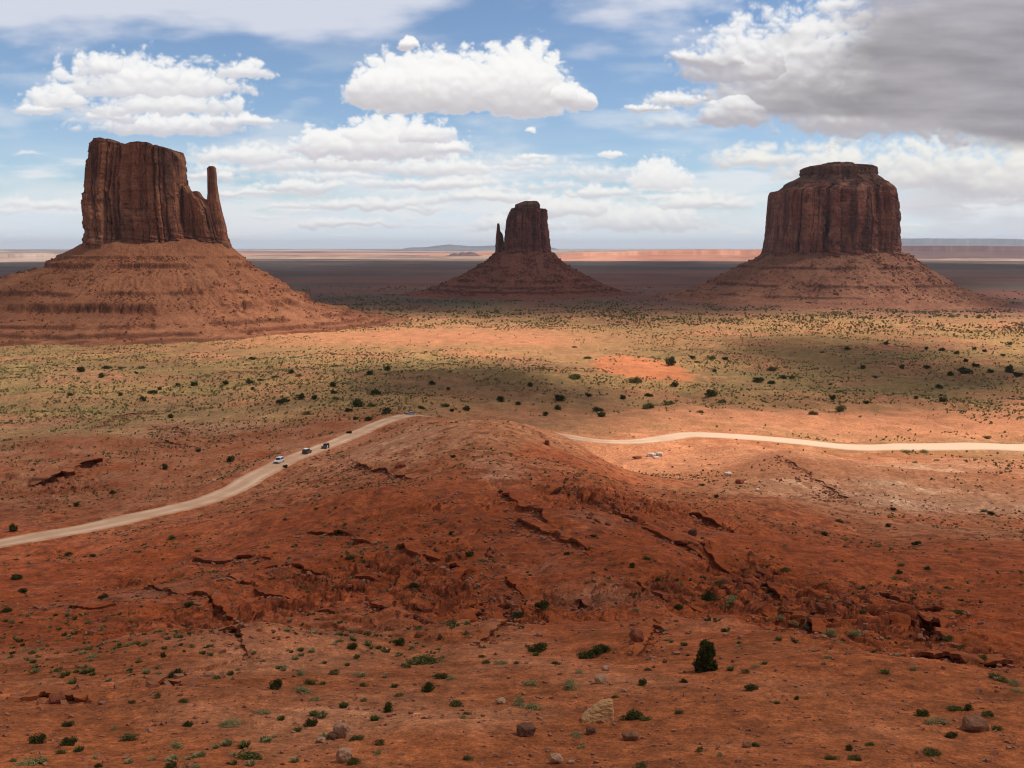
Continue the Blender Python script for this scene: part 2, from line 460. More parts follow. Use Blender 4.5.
def seg_dist(X, Y, L):
    """signed distance to a polyline (left side positive) and the run along it, 0..1"""
    best = np.full(X.shape, 1e9); sgn = np.zeros(X.shape); run = np.zeros(X.shape)
    seg = np.hypot(np.diff(L[:, 0]), np.diff(L[:, 1])); cum = np.concatenate([[0], np.cumsum(seg)])
    for k in range(len(L) - 1):
        dx, dy = L[k + 1, :2] - L[k, :2]; ll = dx * dx + dy * dy
        t = np.clip(((X - L[k, 0]) * dx + (Y - L[k, 1]) * dy) / ll, 0, 1)
        d = np.hypot(X - L[k, 0] - t * dx, Y - L[k, 1] - t * dy)
        m = d < best
        best = np.where(m, d, best)
        sgn = np.where(m, np.sign(dx * (Y - L[k, 1]) - dy * (X - L[k, 0])), sgn)
        run = np.where(m, (cum[k] + t * seg[k]) / cum[-1], run)
    return best * sgn, run

def dense(L, step):
    """resample a polyline smoothly (Catmull-Rom)"""
    L = np.asarray(L, float); out = []
    for k in range(len(L) - 1):
        p0, p1, p2, p3 = L[max(k - 1, 0)], L[k], L[k + 1], L[min(k + 2, len(L) - 1)]
        n = max(2, int(np.linalg.norm(p2[:2] - p1[:2]) / step))
        for t in np.arange(n) / n:
            out.append(0.5 * ((2 * p1) + (-p0 + p2) * t + (2 * p0 - 5 * p1 + 4 * p2 - p3) * t ** 2 + (-p0 + 3 * p1 - 3 * p2 + p3) * t ** 3))
    out.append(L[-1])
    return np.array(out)

# the road's middle line on the ground
ROAD = dense(np.array([[float(v) for v in at(*p)] for p in ROAD_L]), 4.0)
_rz = base_z(ROAD[:, 0], ROAD[:, 1])
_kz = np.hanning(13); _kz /= _kz.sum()
ROAD[:, 2] = np.convolve(np.pad(_rz, 6, mode='edge'), _kz, 'valid')
ROAD_W = 4.3
_rs = np.hypot(np.diff(ROAD[:, 0]), np.diff(ROAD[:, 1])); ROAD_T = np.concatenate([[0], np.cumsum(_rs)]) / _rs.sum()
_rx = to_px(ROAD[:, 0], ROAD[:, 1], ROAD[:, 2])[0]
ROAD_HW = 4.9 + 2.6 * sst(590, 690, _rx) + 2.2 * sst(800, 960, _rx)      # half width: broader out on the flat

# scarps: low broken ledges of rock. (picture line, height in m, run-out behind in m); the high side is to the left of the line's direction
SCARP_L = [
    ([(34, 480), (52, 475), (72, 471), (98, 464)], 3.4, 26),
    ([(140, 577), (160, 584), (180, 592), (206, 590), (240, 607)], 0.9, 14),
    ([(190, 553), (215, 556), (240, 552), (275, 555)], 1.0, 12),
    ([(256, 566), (290, 562), (330, 569), (360, 571), (390, 573)], 1.1, 12),
    ([(305, 527), (335, 530), (365, 540), (385, 541)], 0.8, 12),
    ([(222, 630), (235, 642), (248, 648), (252, 660)], 0.8, 9),
    ([(355, 459), (375, 468), (395, 472), (420, 476)], 0.8, 16),
    ([(480, 562), (478, 545), (470, 528), (445, 520), (432, 512), (428, 497)], 1.6, 14),
    ([(462, 622), (468, 600), (455, 580), (470, 560)], 1.2, 9),
    ([(548, 492), (560, 484), (552, 472)], 1.4, 16),
    ([(500, 486), (520, 503), (540, 512), (552, 530)], 1.3, 12),
    ([(700, 545), (730, 560), (775, 573), (800, 588)], 1.2, 11),
    ([(815, 604), (850, 610), (890, 617), (905, 612), (940, 614), (950, 630)], 1.4, 10),
    ([(920, 640), (960, 655), (975, 662), (1010, 655)], 0.8, 8),
    ([(785, 458), (800, 470), (815, 478), (832, 484), (850, 500)], 0.8, 14),
    ([(150, 444), (165, 443), (185, 447), (205, 446)], 1.2, 14),
    ([(150, 430), (175, 428), (195, 433)], 0.8, 12),
    ([(90, 424), (120, 413), (150, 405)], 0.9, 15),
    ([(560, 600), (575, 588), (590, 590)], 0.7, 6),
    ([(628, 655), (640, 640), (655, 622), (668, 630)], 1.0, 8),
    ([(10, 700), (45, 690), (70, 697), (95, 706)], 0.45, 6),
    ([(470, 640), (490, 632), (500, 612), (495, 590)], 0.9, 8),
    ([(150, 688), (170, 678), (190, 690)], 0.6, 6),
    ([(395, 545), (418, 553), (448, 558), (468, 570)], 1.0, 9),
    ([(515, 518), (540, 530), (572, 541), (592, 560)], 1.2, 10),
    ([(602, 500), (636, 521), (676, 541), (718, 557)], 1.3, 11),
    ([(300, 602), (335, 607), (360, 601), (392, 608)], 0.9, 8),
    ([(505, 572), (532, 588), (522, 606)], 1.0, 8),
    ([(660, 502), (700, 514), (742, 531)], 1.1, 11),
    ([(762, 600), (798, 611), (842, 632)], 1.0, 8),
    ([(880, 585), (912, 598), (955, 604)], 1.1, 10),
    ([(228, 572), (262, 588), (300, 590)], 0.8, 9),
    ([(640, 575), (668, 588), (705, 592)], 0.9, 9),
    ([(60, 600), (95, 606), (125, 600)], 0.45, 8),
]
SCARPS = []
for L, h, run in SCARP_L:
    X, Y, Z = hit([p[0] for p in L], [p[1] for p in L])
    SCARPS.append((dense(np.stack([X, Y, Z], 1), 1.0), h, run))

MOUNDS = []   # rounded knolls: (picture point, radius across, radius along, height)
for (px, py), ra, rb, h in [((640, 372), 34, 60, 4.5), ((470, 378), 120, 60, 5), ((30, 548), 9, 7, 2.5), ((205, 508), 7, 6, 1.8), ((820, 462), 30, 26, 3.5), ((905, 482), 35, 25, 3.5),
                            ((760, 415), 90, 35, 3), ((270, 640), 9, 9, 1.5), ((880, 665), 7, 7, 0.8), ((800, 665), 6, 6, .6), ((440, 730), 5, 4, 0.5), ((300, 470), 15, 12, 1.6), ((180, 655), 8, 8, 1.1),
                            ((200, 700), 6, 5, .7), ((640, 560), 12, 10, 1.6), ((850, 560), 18, 14, 2), ((730, 500), 18, 16, 2.2), ((340, 500), 18, 14, 2), ((70, 440), 30, 20, 2.0), ((420, 600), 9, 8, 1)]:
    X, Y, Z = hit(px, py)
    MOUNDS.append((X[0], Y[0], ra, rb, h))

def spot_xy(X, Y, cx, cy, rx, ry): return np.exp(-(((X - cx) / rx) ** 2 + ((Y - cy) / ry) ** 2) * 1.2)

ROUGH_AT = []
for (px, py), ra, rb in [((470, 555), 34, 45), ((560, 520), 26, 32), ((428, 612), 13, 16), ((500, 608), 9, 12), ((735, 574), 22, 18), ((850, 610), 17, 11), ((950, 640), 13, 12), ((610, 500), 26, 30), ((280, 560), 30, 16),
                         ((640, 640), 4, 7), ((60, 480), 24, 22), ((170, 442), 30, 28), ((40, 702), 8, 5), ((660, 540), 24, 20), ((300, 610), 16, 12), ((960, 570), 24, 16)]:
    X, Y, Z = hit(px, py); ROUGH_AT.append((X[0], Y[0], ra, rb))

def rough_mask(X, Y):
    R = np.hypot(X, Y)
    m = sst(58, 95, R) * (1 - 0.55 * sst(300, 420, R))
    n = fbm(X / 55, Y / 55, 3, 61)
    m = m * sst(-0.25, 0.18, n + 0.06)
    top = spot_xy(X, Y, 30, 285, 60, 45)
    s = 0.0
    for cx, cy, ra, rb in ROUGH_AT: s = s + spot_xy(X, Y, cx, cy, ra, rb)
    m = m * (1 - .45 * top) * (.10 + .90 * np.clip(s * 1.25, 0, 1))
    m = m * (1 - sst(560, 800, R) * .8)
    return m

def terrain_z(X, Y, detail=True):
    X = np.asarray(X, float); Y = np.asarray(Y, float)
    shp = X.shape; X = X.ravel(); Y = Y.ravel(); R = np.hypot(X, Y)
    z = base_z(X, Y)
    for mx, my, ra, rb, h in MOUNDS:
        q = ((X - mx) / ra) ** 2 + ((Y - my) / rb) ** 2
        m = q < 6
        if m.any(): z[m] += h * np.exp(-q[m] * 1.2)
    near = 1 - sst(1100, 1500, R)
    rough = rough_mask(X, Y)
    zn = np.zeros_like(z)
    # swells and washes
    zn += fbm(X / 95, Y / 95, 3, 71) * 2.6 * sst(70, 220, R) * near * (0.5 + .5 * (1 - sst(700, 1100, R)))
    vz = sst(440, 560, R) * (1 - sst(950, 1200, R))
    zn += vz * (1.9 * fbm(X / 42, Y / 60, 4, 74) - 2.2 * np.clip(1 - 3.0 * np.abs(pn(X / 120 + .6 * pn(X / 45, Y / 45, 7), Y / 170, 72)), 0, 1) ** 2)
    zn += fbm(X / 24, Y / 24, 4, 73) * (0.35 + 0.85 * sst(60, 150, R)) * near
    zn -= ridged(X / 34 + .3 * pn(X / 15, Y / 15, 4), Y / 34, 3, 75) * 0.55 * sst(50, 110, R) * near * (1 - .5 * sst(350, 700, R))
    # washes cut into the broken ground
    gx_, gy_ = X + 5 * fbm(X / 18, Y / 18, 3, 78), Y + 5 * fbm(X / 18, Y / 18, 3, 79)
    gul = 1 - 2.2 * np.abs(pn(gx_ / 30, gy_ / 38, 76)); gul2 = 1 - 2.2 * np.abs(pn(gx_ / 11, gy_ / 13, 77))
    zn -= rough * (2.6 * np.clip(gul - .55, 0, 1) / .45 * (.6 + .4 * gul2) + .75 * np.clip(gul2 - .45, 0, 1) / .55)
    # broken beds of rock: the swell is cut into small steps
    wx = X + 3.4 * fbm(X / 9, Y / 9, 4, 81); wy = Y + 3.4 * fbm(X / 9, Y / 9, 4, 82)
    for sc, amp, step, seed in ((36, 8.5, 1.5, 83), (14, 3.6, 0.8, 85), (5.5, 1.2, .38, 87)):
        q = fbm(wx / sc, wy / sc, 3, seed) * amp / step
        f = q - np.floor(q)
        g = np.floor(q) + sst(0.84, 1.0, f) * 0.95 + f * .05
        zn += (g - q) * step * rough
    if detail:
        zn += fbm(X / 3.4, Y / 3.4, 4, 91) * (0.09 + 0.22 * rough) * near
        rb = rough * sst(0.0, .22, fbm(X / 16, Y / 16, 4, 95) - 0.02)
        for sc, hh in ((5.0, 1.5), (2.2, .6)):
            f1, f2, cid = cells(X / sc + .35 * pn(X / sc * 1.7, Y / sc * 1.7, 3), Y / sc + .35 * pn(X / sc * 1.7, Y / sc * 1.7, 8), 93)
            zn += sst(0.0, .22, f2 - f1) * (((cid >> 5) & 255) / 255.0 - .25) * hh * rb
        zn += fbm(X / 0.8, Y / 0.8, 3, 97) * 0.05 * (1 - sst(120, 300, R))
    # scarps
    cut = np.zeros_like(z)
    for L, h, run in SCARPS:
        m = (X > L[:, 0].min() - run * 2) & (X < L[:, 0].max() + run * 2) & (Y > L[:, 1].min() - 12) & (Y < L[:, 1].max() + run * 3)
        if not m.any(): continue
        x, y = X[m], Y[m]; k = max(0.5, np.median(np.hypot(L[:, 0], L[:, 1])) / 200)
        s, t = seg_dist(x + k * 1.3 * fbm(x / (4 * k), y / (4 * k), 3, 101), y + k * 1.3 * fbm(x / (4 * k), y / (4 * k), 3, 102), L)
        hh = h * sst(0, .12, t) * sst(1, .88, t) * (0.75 + .8 * pn(x / 6, y / 6, 103))
        w = 0.16 * k
        cut[m] += hh * (sst(-w, w, s) * np.exp(-np.clip(s, 0, None) / run) - .25 * np.exp(-((s + 1.2 * k) / (1.6 * k)) ** 2))
    zn += cut
    # graded road bed with a low berm
    m = (R > 150) & (R < 560) & (Y > 100)
    if m.any():
        x, y = X[m], Y[m]
        s, t = seg_dist(x, y, ROAD[::3, :2]); d = np.abs(s)
        idx = np.clip(t * 0, 0, 1)
        # height of the nearest road point
        seg = np.hypot(np.diff(ROAD[:, 0]), np.diff(ROAD[:, 1])); cum = np.concatenate([[0], np.cumsum(seg)]) / seg.sum()
        zr = np.interp(t, cum, ROAD[:, 2])
        rw = np.interp(t, ROAD_T, ROAD_HW); k = sst(rw + 16, rw + .8, d)
        zz = z[m] + zn[m]
        zz = zz * (1 - k) + (zr - .12 + 0.45 * np.exp(-((d - rw - 1.1) / .6) ** 2)) * k
        z[m] = zz; zn[m] = 0
    z = z + zn
    # the far plain: low swells
    far = sst(1300, 2200, R)
    z = z + far * (fbm(X / 900, Y / 500, 4, 111) * 7 * (1 - sst(9000, 20000, R)) + fbm(X / 160, Y / 120, 3, 113) * 1.6 * (1 - sst(3500, 7000, R)))
    return z.reshape(shp)

def build_ground():
    # fine columns across the view, coarse ones all the way round
    fine = np.tan(np.linspace(-.62, .62, 3)); a = np.linspace(-0.63, 0.63, 1380)
    phi_f = np.arctan(a); pm = phi_f[-1]
    side = pm + (math.pi - pm) * np.linspace(0, 1, 70)[1:] ** 1.6
    phi = np.concatenate([-side[::-1][1:], phi_f, side])      # closes at the back
    y = 5.5; rows = [1.0, 3.0]
    while y < 1500:
        rows.append(y)
        y *= 1 + np.interp(math.log(y), np.log([5, 20, 40, 100, 250, 420, 700, 1500]), [.05, .02, .0034, .0030, .0032, .0038, .0065, .016])
    while y < 9000: rows.append(y); y *= 1.02
    while y < 70000: rows.append(y); y *= 1.12
    R = np.array(rows)[:, None]
    X = R * np.sin(phi)[None, :]; Y = R * np.cos(phi)[None, :]
    Z = terrain_z(X, Y)
    nr, nc = X.shape
    gx, gy = X.ravel(), Y.ravel()
    dr = np.gradient(R[:, 0])[:, None]; da = np.gradient(phi)[None, :] * R
    gr = np.gradient(Z, axis=0) / dr; ga = np.gradient(Z, axis=1) / np.maximum(da, 1e-6)
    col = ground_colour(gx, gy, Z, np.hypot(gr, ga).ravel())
    V = np.stack([gx, gy, Z.ravel()], 1)
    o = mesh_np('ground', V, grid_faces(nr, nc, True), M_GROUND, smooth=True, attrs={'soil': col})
    return tag(o, kind='structure')

def spot(X, Y, px, py, rx, ry):
    """soft patch of soil round a place given by picture point, radii in metres"""
    sx_, sy_, _q = SPOTS[(px, py)]
    return np.exp(-(((X - sx_) / rx) ** 2 + ((Y - sy_) / ry) ** 2) * 1.4)

SPOT_L = [(640, 368), (800, 420), (700, 455), (900, 470), (918, 660), (600, 590), (540, 565), (480, 600), (760, 660), (150, 590), (700, 425), (970, 500), (270, 660), (400, 440), (650, 455), (430, 335), (950, 470), (830, 490), (905, 498), (890, 487), (590, 520), (500, 470), (300, 700), (960, 420), (400, 380), (500, 345), (640, 395), (200, 430)]
_sx, _sy, _sz = hit([p[0] for p in SPOT_L], [p[1] for p in SPOT_L])
SPOTS = {p: (_sx[i], _sy[i], _sz[i]) for i, p in enumerate(SPOT_L)}

def ground_colour(X, Y, Z, steep):
    """soil colour: red mudstone, tan and pink sand, sage-covered flats, pale bleached patches"""
    R = np.hypot(X, Y); PHI = np.arctan2(X, Y)
    red = np.array([.305, .064, .017]); brown = np.array([.295, .084, .027]); tan = np.array([.36, .165, .082]); pink = np.array([.47, .185, .085]); olive = np.array([.315, .195, .068]); pale = np.array([.56, .40, .27])
    n1 = fbm(X / 60, Y / 60, 5, 121); n2 = fbm(X / 14, Y / 14, 5, 122); n3 = fbm(X / 2.6, Y / 2.6, 4, 123)
    def mix(c, d, f):
        f = np.clip(f, 0, 1)[:, None]
        return c * (1 - f) + d * f
    c = mix(np.tile(brown, (len(X), 1)), red, sst(55, 110, R + 30 * n2) * .9)
    c = mix(c, tan, sst(0.0, .6, n1 * .8 + n2 * .6) * .45)
    left = sst(190, 270, R + 40 * n1 + 30 * n2)
    c = mix(c, tan * [.82, .78, .78], left * sst(.25, -.1, PHI) * (.55 + .5 * n2))
    # valley: sand showing between low scrub
    val = sst(410, 520, R + 40 * n1)
    c = mix(c, tan, val * .8)
    v1 = fbm(X / 130, Y / 90, 5, 131); v2 = fbm(X / 22, Y / 22, 4, 132)
    c = mix(c, pink, val * sst(.0, .35, v1 * .9 + v2 * .3 + .02) * .9)
    c = mix(c, olive, val * sst(-.30, .22, fbm(X / 110 + 9, Y / 80, 5, 133) + .45 * v2 + .12 * sst(700, 1000, R)) * .66)
    wash = np.clip(1 - 3.0 * np.abs(pn(X / 120 + .6 * pn(X / 45, Y / 45, 7), Y / 170, 72)), 0, 1) * val * (1 - sst(950, 1200, R))
    c = mix(c, np.array([.17, .135, .05]), wash * .55)
    c = c * (1 + .35 * val * fbm(X / 5.5, Y / 5.5, 3, 134))[:, None]
    # pink sand along the right-hand road
    c = mix(c, pink, (spot(X, Y, 800, 420, 190, 70) * 1.2 + spot(X, Y, 700, 455, 90, 60) + spot(X, Y, 960, 420, 120, 60) + spot(X, Y, 900, 470, 130, 40) * .8 + spot(X, Y, 650, 455, 50, 60) * .6) * (0.85 + .5 * n2))
    c = mix(c, pink * [1.04, .88, .76], sst(.30, .5, spot(X, Y, 640, 368, 48, 125) + .22 * n2))
    c = mix(c, pink, spot(X, Y, 430, 335, 250, 190) * 1.3 * (.8 + .5 * n2))
    c = mix(c, tan * [.92, .86, .8], spot_xy(X, Y, -8, 285, 60, 55) * (.85 + .7 * n2))
    c = mix(c, tan * [.88, .74, .66], (spot(X, Y, 830, 490, 85, 70) * 1.2 + spot(X, Y, 970, 500, 95, 85) * 1.3) * (.8 + .5 * n2))
    # red broken ground of the spur
    c = mix(c, red * [1.1, 1.0, .95], sst(-.05, .4, n1 + .5 * n2) * sst(80, 120, R) * sst(330, 260, R) * .6)
    # bleached patches and streaks
    b = sst(.12, .5, n2 + .35 * n3)
    for p, rx, ry, k in (((600, 590), 8, 7, .45), ((150, 590), 9, 8, .35), ((540, 565), 6, 6, .2), ((970, 500), 40, 30, .5), ((905, 498), 9, 6, .9), ((890, 487), 12, 6, .8), ((830, 490), 30, 22, .45), ((590, 520), 6, 6, .4),
                         ((500, 470), 8, 12, .4), ((300, 700), 9, 5, .15), ((270, 660), 6, 6, .05), ((400, 440), 25, 25, .35), ((200, 430), 40, 30, .25), ((950, 470), 60, 30, .35)):
        c = mix(c, pale * [.95, .85, .8], spot(X, Y, *p, rx, ry) * k * (.5 + b))
    wx, wy, _ = SPOTS[(918, 660)]
    st = np.exp(-(((X - wx) / 1.5) ** 2 + ((Y - wy + .25 * (X - wx)) / .8) ** 2))
    c = mix(c, np.array([.62, .52, .47]), sst(.25, .55, st * .8 + n3 * .45) * st)
    # hard maroon rock on the steep steps, also painting in dark ledge shade lines
    rock_shade = sst(.55, 1.15, steep + .35 * n3) * sst(45, 70, R) * sst(900, 500, R)
    c = mix(c, np.array([.150, .036, .016]), rock_shade * .85)
    dk = fbm(X / 5, Y / 5, 5, 126)
    c = mix(c, np.array([.17, .042, .017]), sst(.12, .36, dk + .3 * n2) * sst(85, 120, R) * sst(340, 280, R) * .7)
    # fine grit
    c = c * (1 + .42 * n3 * sst(700, 200, R) + .22 * n2 + .18 * fbm(X / .5, Y / .5, 3, 127) * sst(130, 70, R))[:, None]
    # far plain: dark sage flats in bands, maroon badlands, pale sand strips
    far = sst(1350, 1900, R)
    f3 = fbm(X / 4000, Y / 420, 5, 144)
    f1 = fbm(X / 1500, Y / 600, 5, 141); f2 = fbm(X / 300, Y / 160, 4, 142)
    fc = mix(np.tile(np.array([.165, .066, .048]), (len(X), 1)), np.array([.105, .082, .062]), sst(-.05, .4, f1 + .4 * f2))
    fc = mix(fc, np.array([.085, .088, .045]), sst(1500, 1650, R) * sst(2100, 1800, R) * sst(-.3, .25, f2) * sst(.15, 0, PHI) * .9)
    fc = mix(fc, np.array([.105, .088, .078]), sst(3000, 5200, R) * .7)
    fc = mix(fc, np.array([.42, .27, .19]), sst(7600, 8600, R) * sst(-.2, .3, fbm(X / 5000, Y / 1500, 4, 143) + .08) * .9)
    fc = fc * (1 + .55 * np.clip(f3, -.5, .6) * sst(1900, 2600, R) + .3 * fbm(X / 260, Y / 260, 4, 146))[:, None]
    fc = mix(fc, np.array([.20, .070, .048]), sst(.05, .5, f3) * sst(5200, 4000, R) * .7)
    c = mix(c, fc, far)
    return np.clip(c, .01, .8)

_n = NT('ground_soil')
_at = _n.n('ShaderNodeAttribute', attribute_name='soil').outputs['Color']
_p = _n.pos()
_f1 = _n.noise(0.9, 6, .65, _p); _f2 = _n.noise(7.0, 4, .6, _p); _f3 = _n.noise(0.11, 5, .6, _p)
_k = _n.math('MULTIPLY', _n.rng(_f1, .32, .68, .66, 1.36), _n.rng(_f2, .32, .68, .66, 1.36))
_k = _n.math('MULTIPLY', _k, _n.rng(_f3, .3, .7, .86, 1.14)); _k = _n.math('MULTIPLY', _k, _n.rng(_n.noise(2.6, 5, .7, _p), .34, .66, .72, 1.30))
_vor = _n.n('ShaderNodeTexVoronoi', ins={'Vector': _p, 'Scale': 2.6}); 
_peb = _n.rng(_vor.outputs['Distance'], .10, .24, 1.0, 0.0)
_sel = _n.math('MULTIPLY', _peb, _n.rng(_n.noise(.5, 3, .6, _p), .52, .66))
_c = _n.scale_col(_at, _k)
_c = _n.mix(_n.math('MULTIPLY', _sel, .6), _c, _n.mix(_n.rng(_n.noise(1.7, 2, .5, _p), .45, .55), _n.scale_col(_at, 1.9), _n.scale_col(_at, .45)))
_bmp = _n.math('ADD', _n.math('MULTIPLY', _f1, .5), _n.math('ADD', _n.math('MULTIPLY', _f2, .12), _n.math('MULTIPLY', _sel, .25)))
M_GROUND = _n.bsdf(_c, .95, _bmp, .8, .5, .1)

ground = build_ground()

# ------------------------------------------------------------------ the dirt road, laid on its bed
def build_road():
    P2 = ROAD
    T = np.gradient(P2[:, :2], axis=0); T /= np.linalg.norm(T, axis=1)[:, None]; N = np.stack([-T[:, 1], T[:, 0]], 1)
    nw = 13; V = []; rut = []
    for k in range(nw):
        s = (k / (nw - 1) - .5) * 2
        wv = ROAD_HW + 1.2 * fbm(P2[:, 0] / 12 + k * 0, P2[:, 1] / 12 + (50 if s > 0 else 0), 3, 151)
        xy = P2[:, :2] + N * (s * wv)[:, None]
        zz = P2[:, 2] + .03 - .10 * abs(s) ** 3 - (0.35 if k in (0, nw - 1) else 0)
        V.append(np.stack([xy[:, 0], xy[:, 1], zz], 1)); rut.append(np.full(len(P2), s))
    V = np.stack(V, 1).reshape(-1, 3)
    n = NT('packed_road_sand'); p = n.pos()
    sidev = n.n('ShaderNodeAttribute', attribute_name='across').outputs['Fac']
    r = n.math('ABSOLUTE', sidev)
    track = n.rng(n.math('ABSOLUTE', n.math('SUBTRACT', r, .48)), .05, .3, 1, 0)
    c = n.mix(n.rng(n.noise(.12, 5, .6, p), .3, .7), (.44, .245, .145), (.54, .33, .205))
    c = n.mix(n.math('MULTIPLY', n.math('MULTIPLY', track, n.rng(n.noise(.06, 3, .6, p), .35, .6)), .75), c, (.64, .43, .29))
    c = n.mix(n.math('MULTIPLY', n.rng(r, .55, 1.0), n.rng(n.noise(.5, 4, .6, p), .3, .6)), c, (.33, .13, .06))
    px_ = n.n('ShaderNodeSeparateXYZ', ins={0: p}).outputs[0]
    c = n.mix(n.math('MULTIPLY', n.rng(px_, 30, 110), n.rng(r, 1.0, .6)), c, (.63, .43, .29))      # paler to the right: sunlit look painted into the road colour
    m = n.bsdf(c, .95, n.noise(1.5, 4, .6, p), .3, .1, .1)
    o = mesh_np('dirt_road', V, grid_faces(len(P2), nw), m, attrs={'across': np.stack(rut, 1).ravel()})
    tag(o, kind='structure')
build_road()
# ------------------------------------------------------------------ buttes
def rock_material(name, base, dark, light, band):
    n = NT(name); p = n.pos()
    streak = n.noise(.055, 6, .62, n.vscale(p, (1, 1, .10)))
    fine = n.noise(.26, 5, .7, n.vscale(p, (1, 1, .40)))
    blot = n.noise(.022, 5, .6, p)
    bed = n.noise(.16, 4, .6, n.vscale(p, (.05, .05, 1.0)))
    grain = n.noise(.6, 4, .7, p)
    c = n.mix(n.rng(blot, .42, .60), base, light)
    c = n.mix(n.math('MULTIPLY', n.rng(streak, .48, .60), .9), c, dark)
    c = n.mix(n.math('MULTIPLY', n.rng(fine, .52, .66), .40), c, tuple(v * .7 for v in dark))
    c = n.mix(n.math('MULTIPLY', n.rng(bed, .50, .58), .5), c, band)
    c = n.scale_col(c, n.rng(grain, .25, .75, .66, 1.32))
    b = n.math('ADD', n.math('MULTIPLY', fine, 1.0), n.math('ADD', n.math('MULTIPLY', bed, .6), n.math('MULTIPLY', grain, .35)))
    return n.bsdf(c, .92, b, .75, 2.2, .1)

M_CLIFF_W = rock_material('red_sandstone_cliff', (.235, .086, .045), (.085, .038, .027), (.33, .145, .078), (.14, .056, .034))
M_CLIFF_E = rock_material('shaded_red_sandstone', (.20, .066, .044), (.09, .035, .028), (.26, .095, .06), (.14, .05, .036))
M_CLIFF_M = rock_material('purplish_red_sandstone', (.25, .088, .056), (.095, .042, .034), (.40, .175, .105), (.15, .06, .044))
M_CAP = rock_material('dark_cap_rock', (.175, .075, .048), (.075, .04, .03), (.25, .125, .08), (.11, .052, .036))

def rows_interp(rows, y):
    rows = sorted(rows); ys = [r[0] for r in rows]
    return np.interp(y, ys, [r[1] for r in rows]), np.interp(y, ys, [r[2] for r in rows])

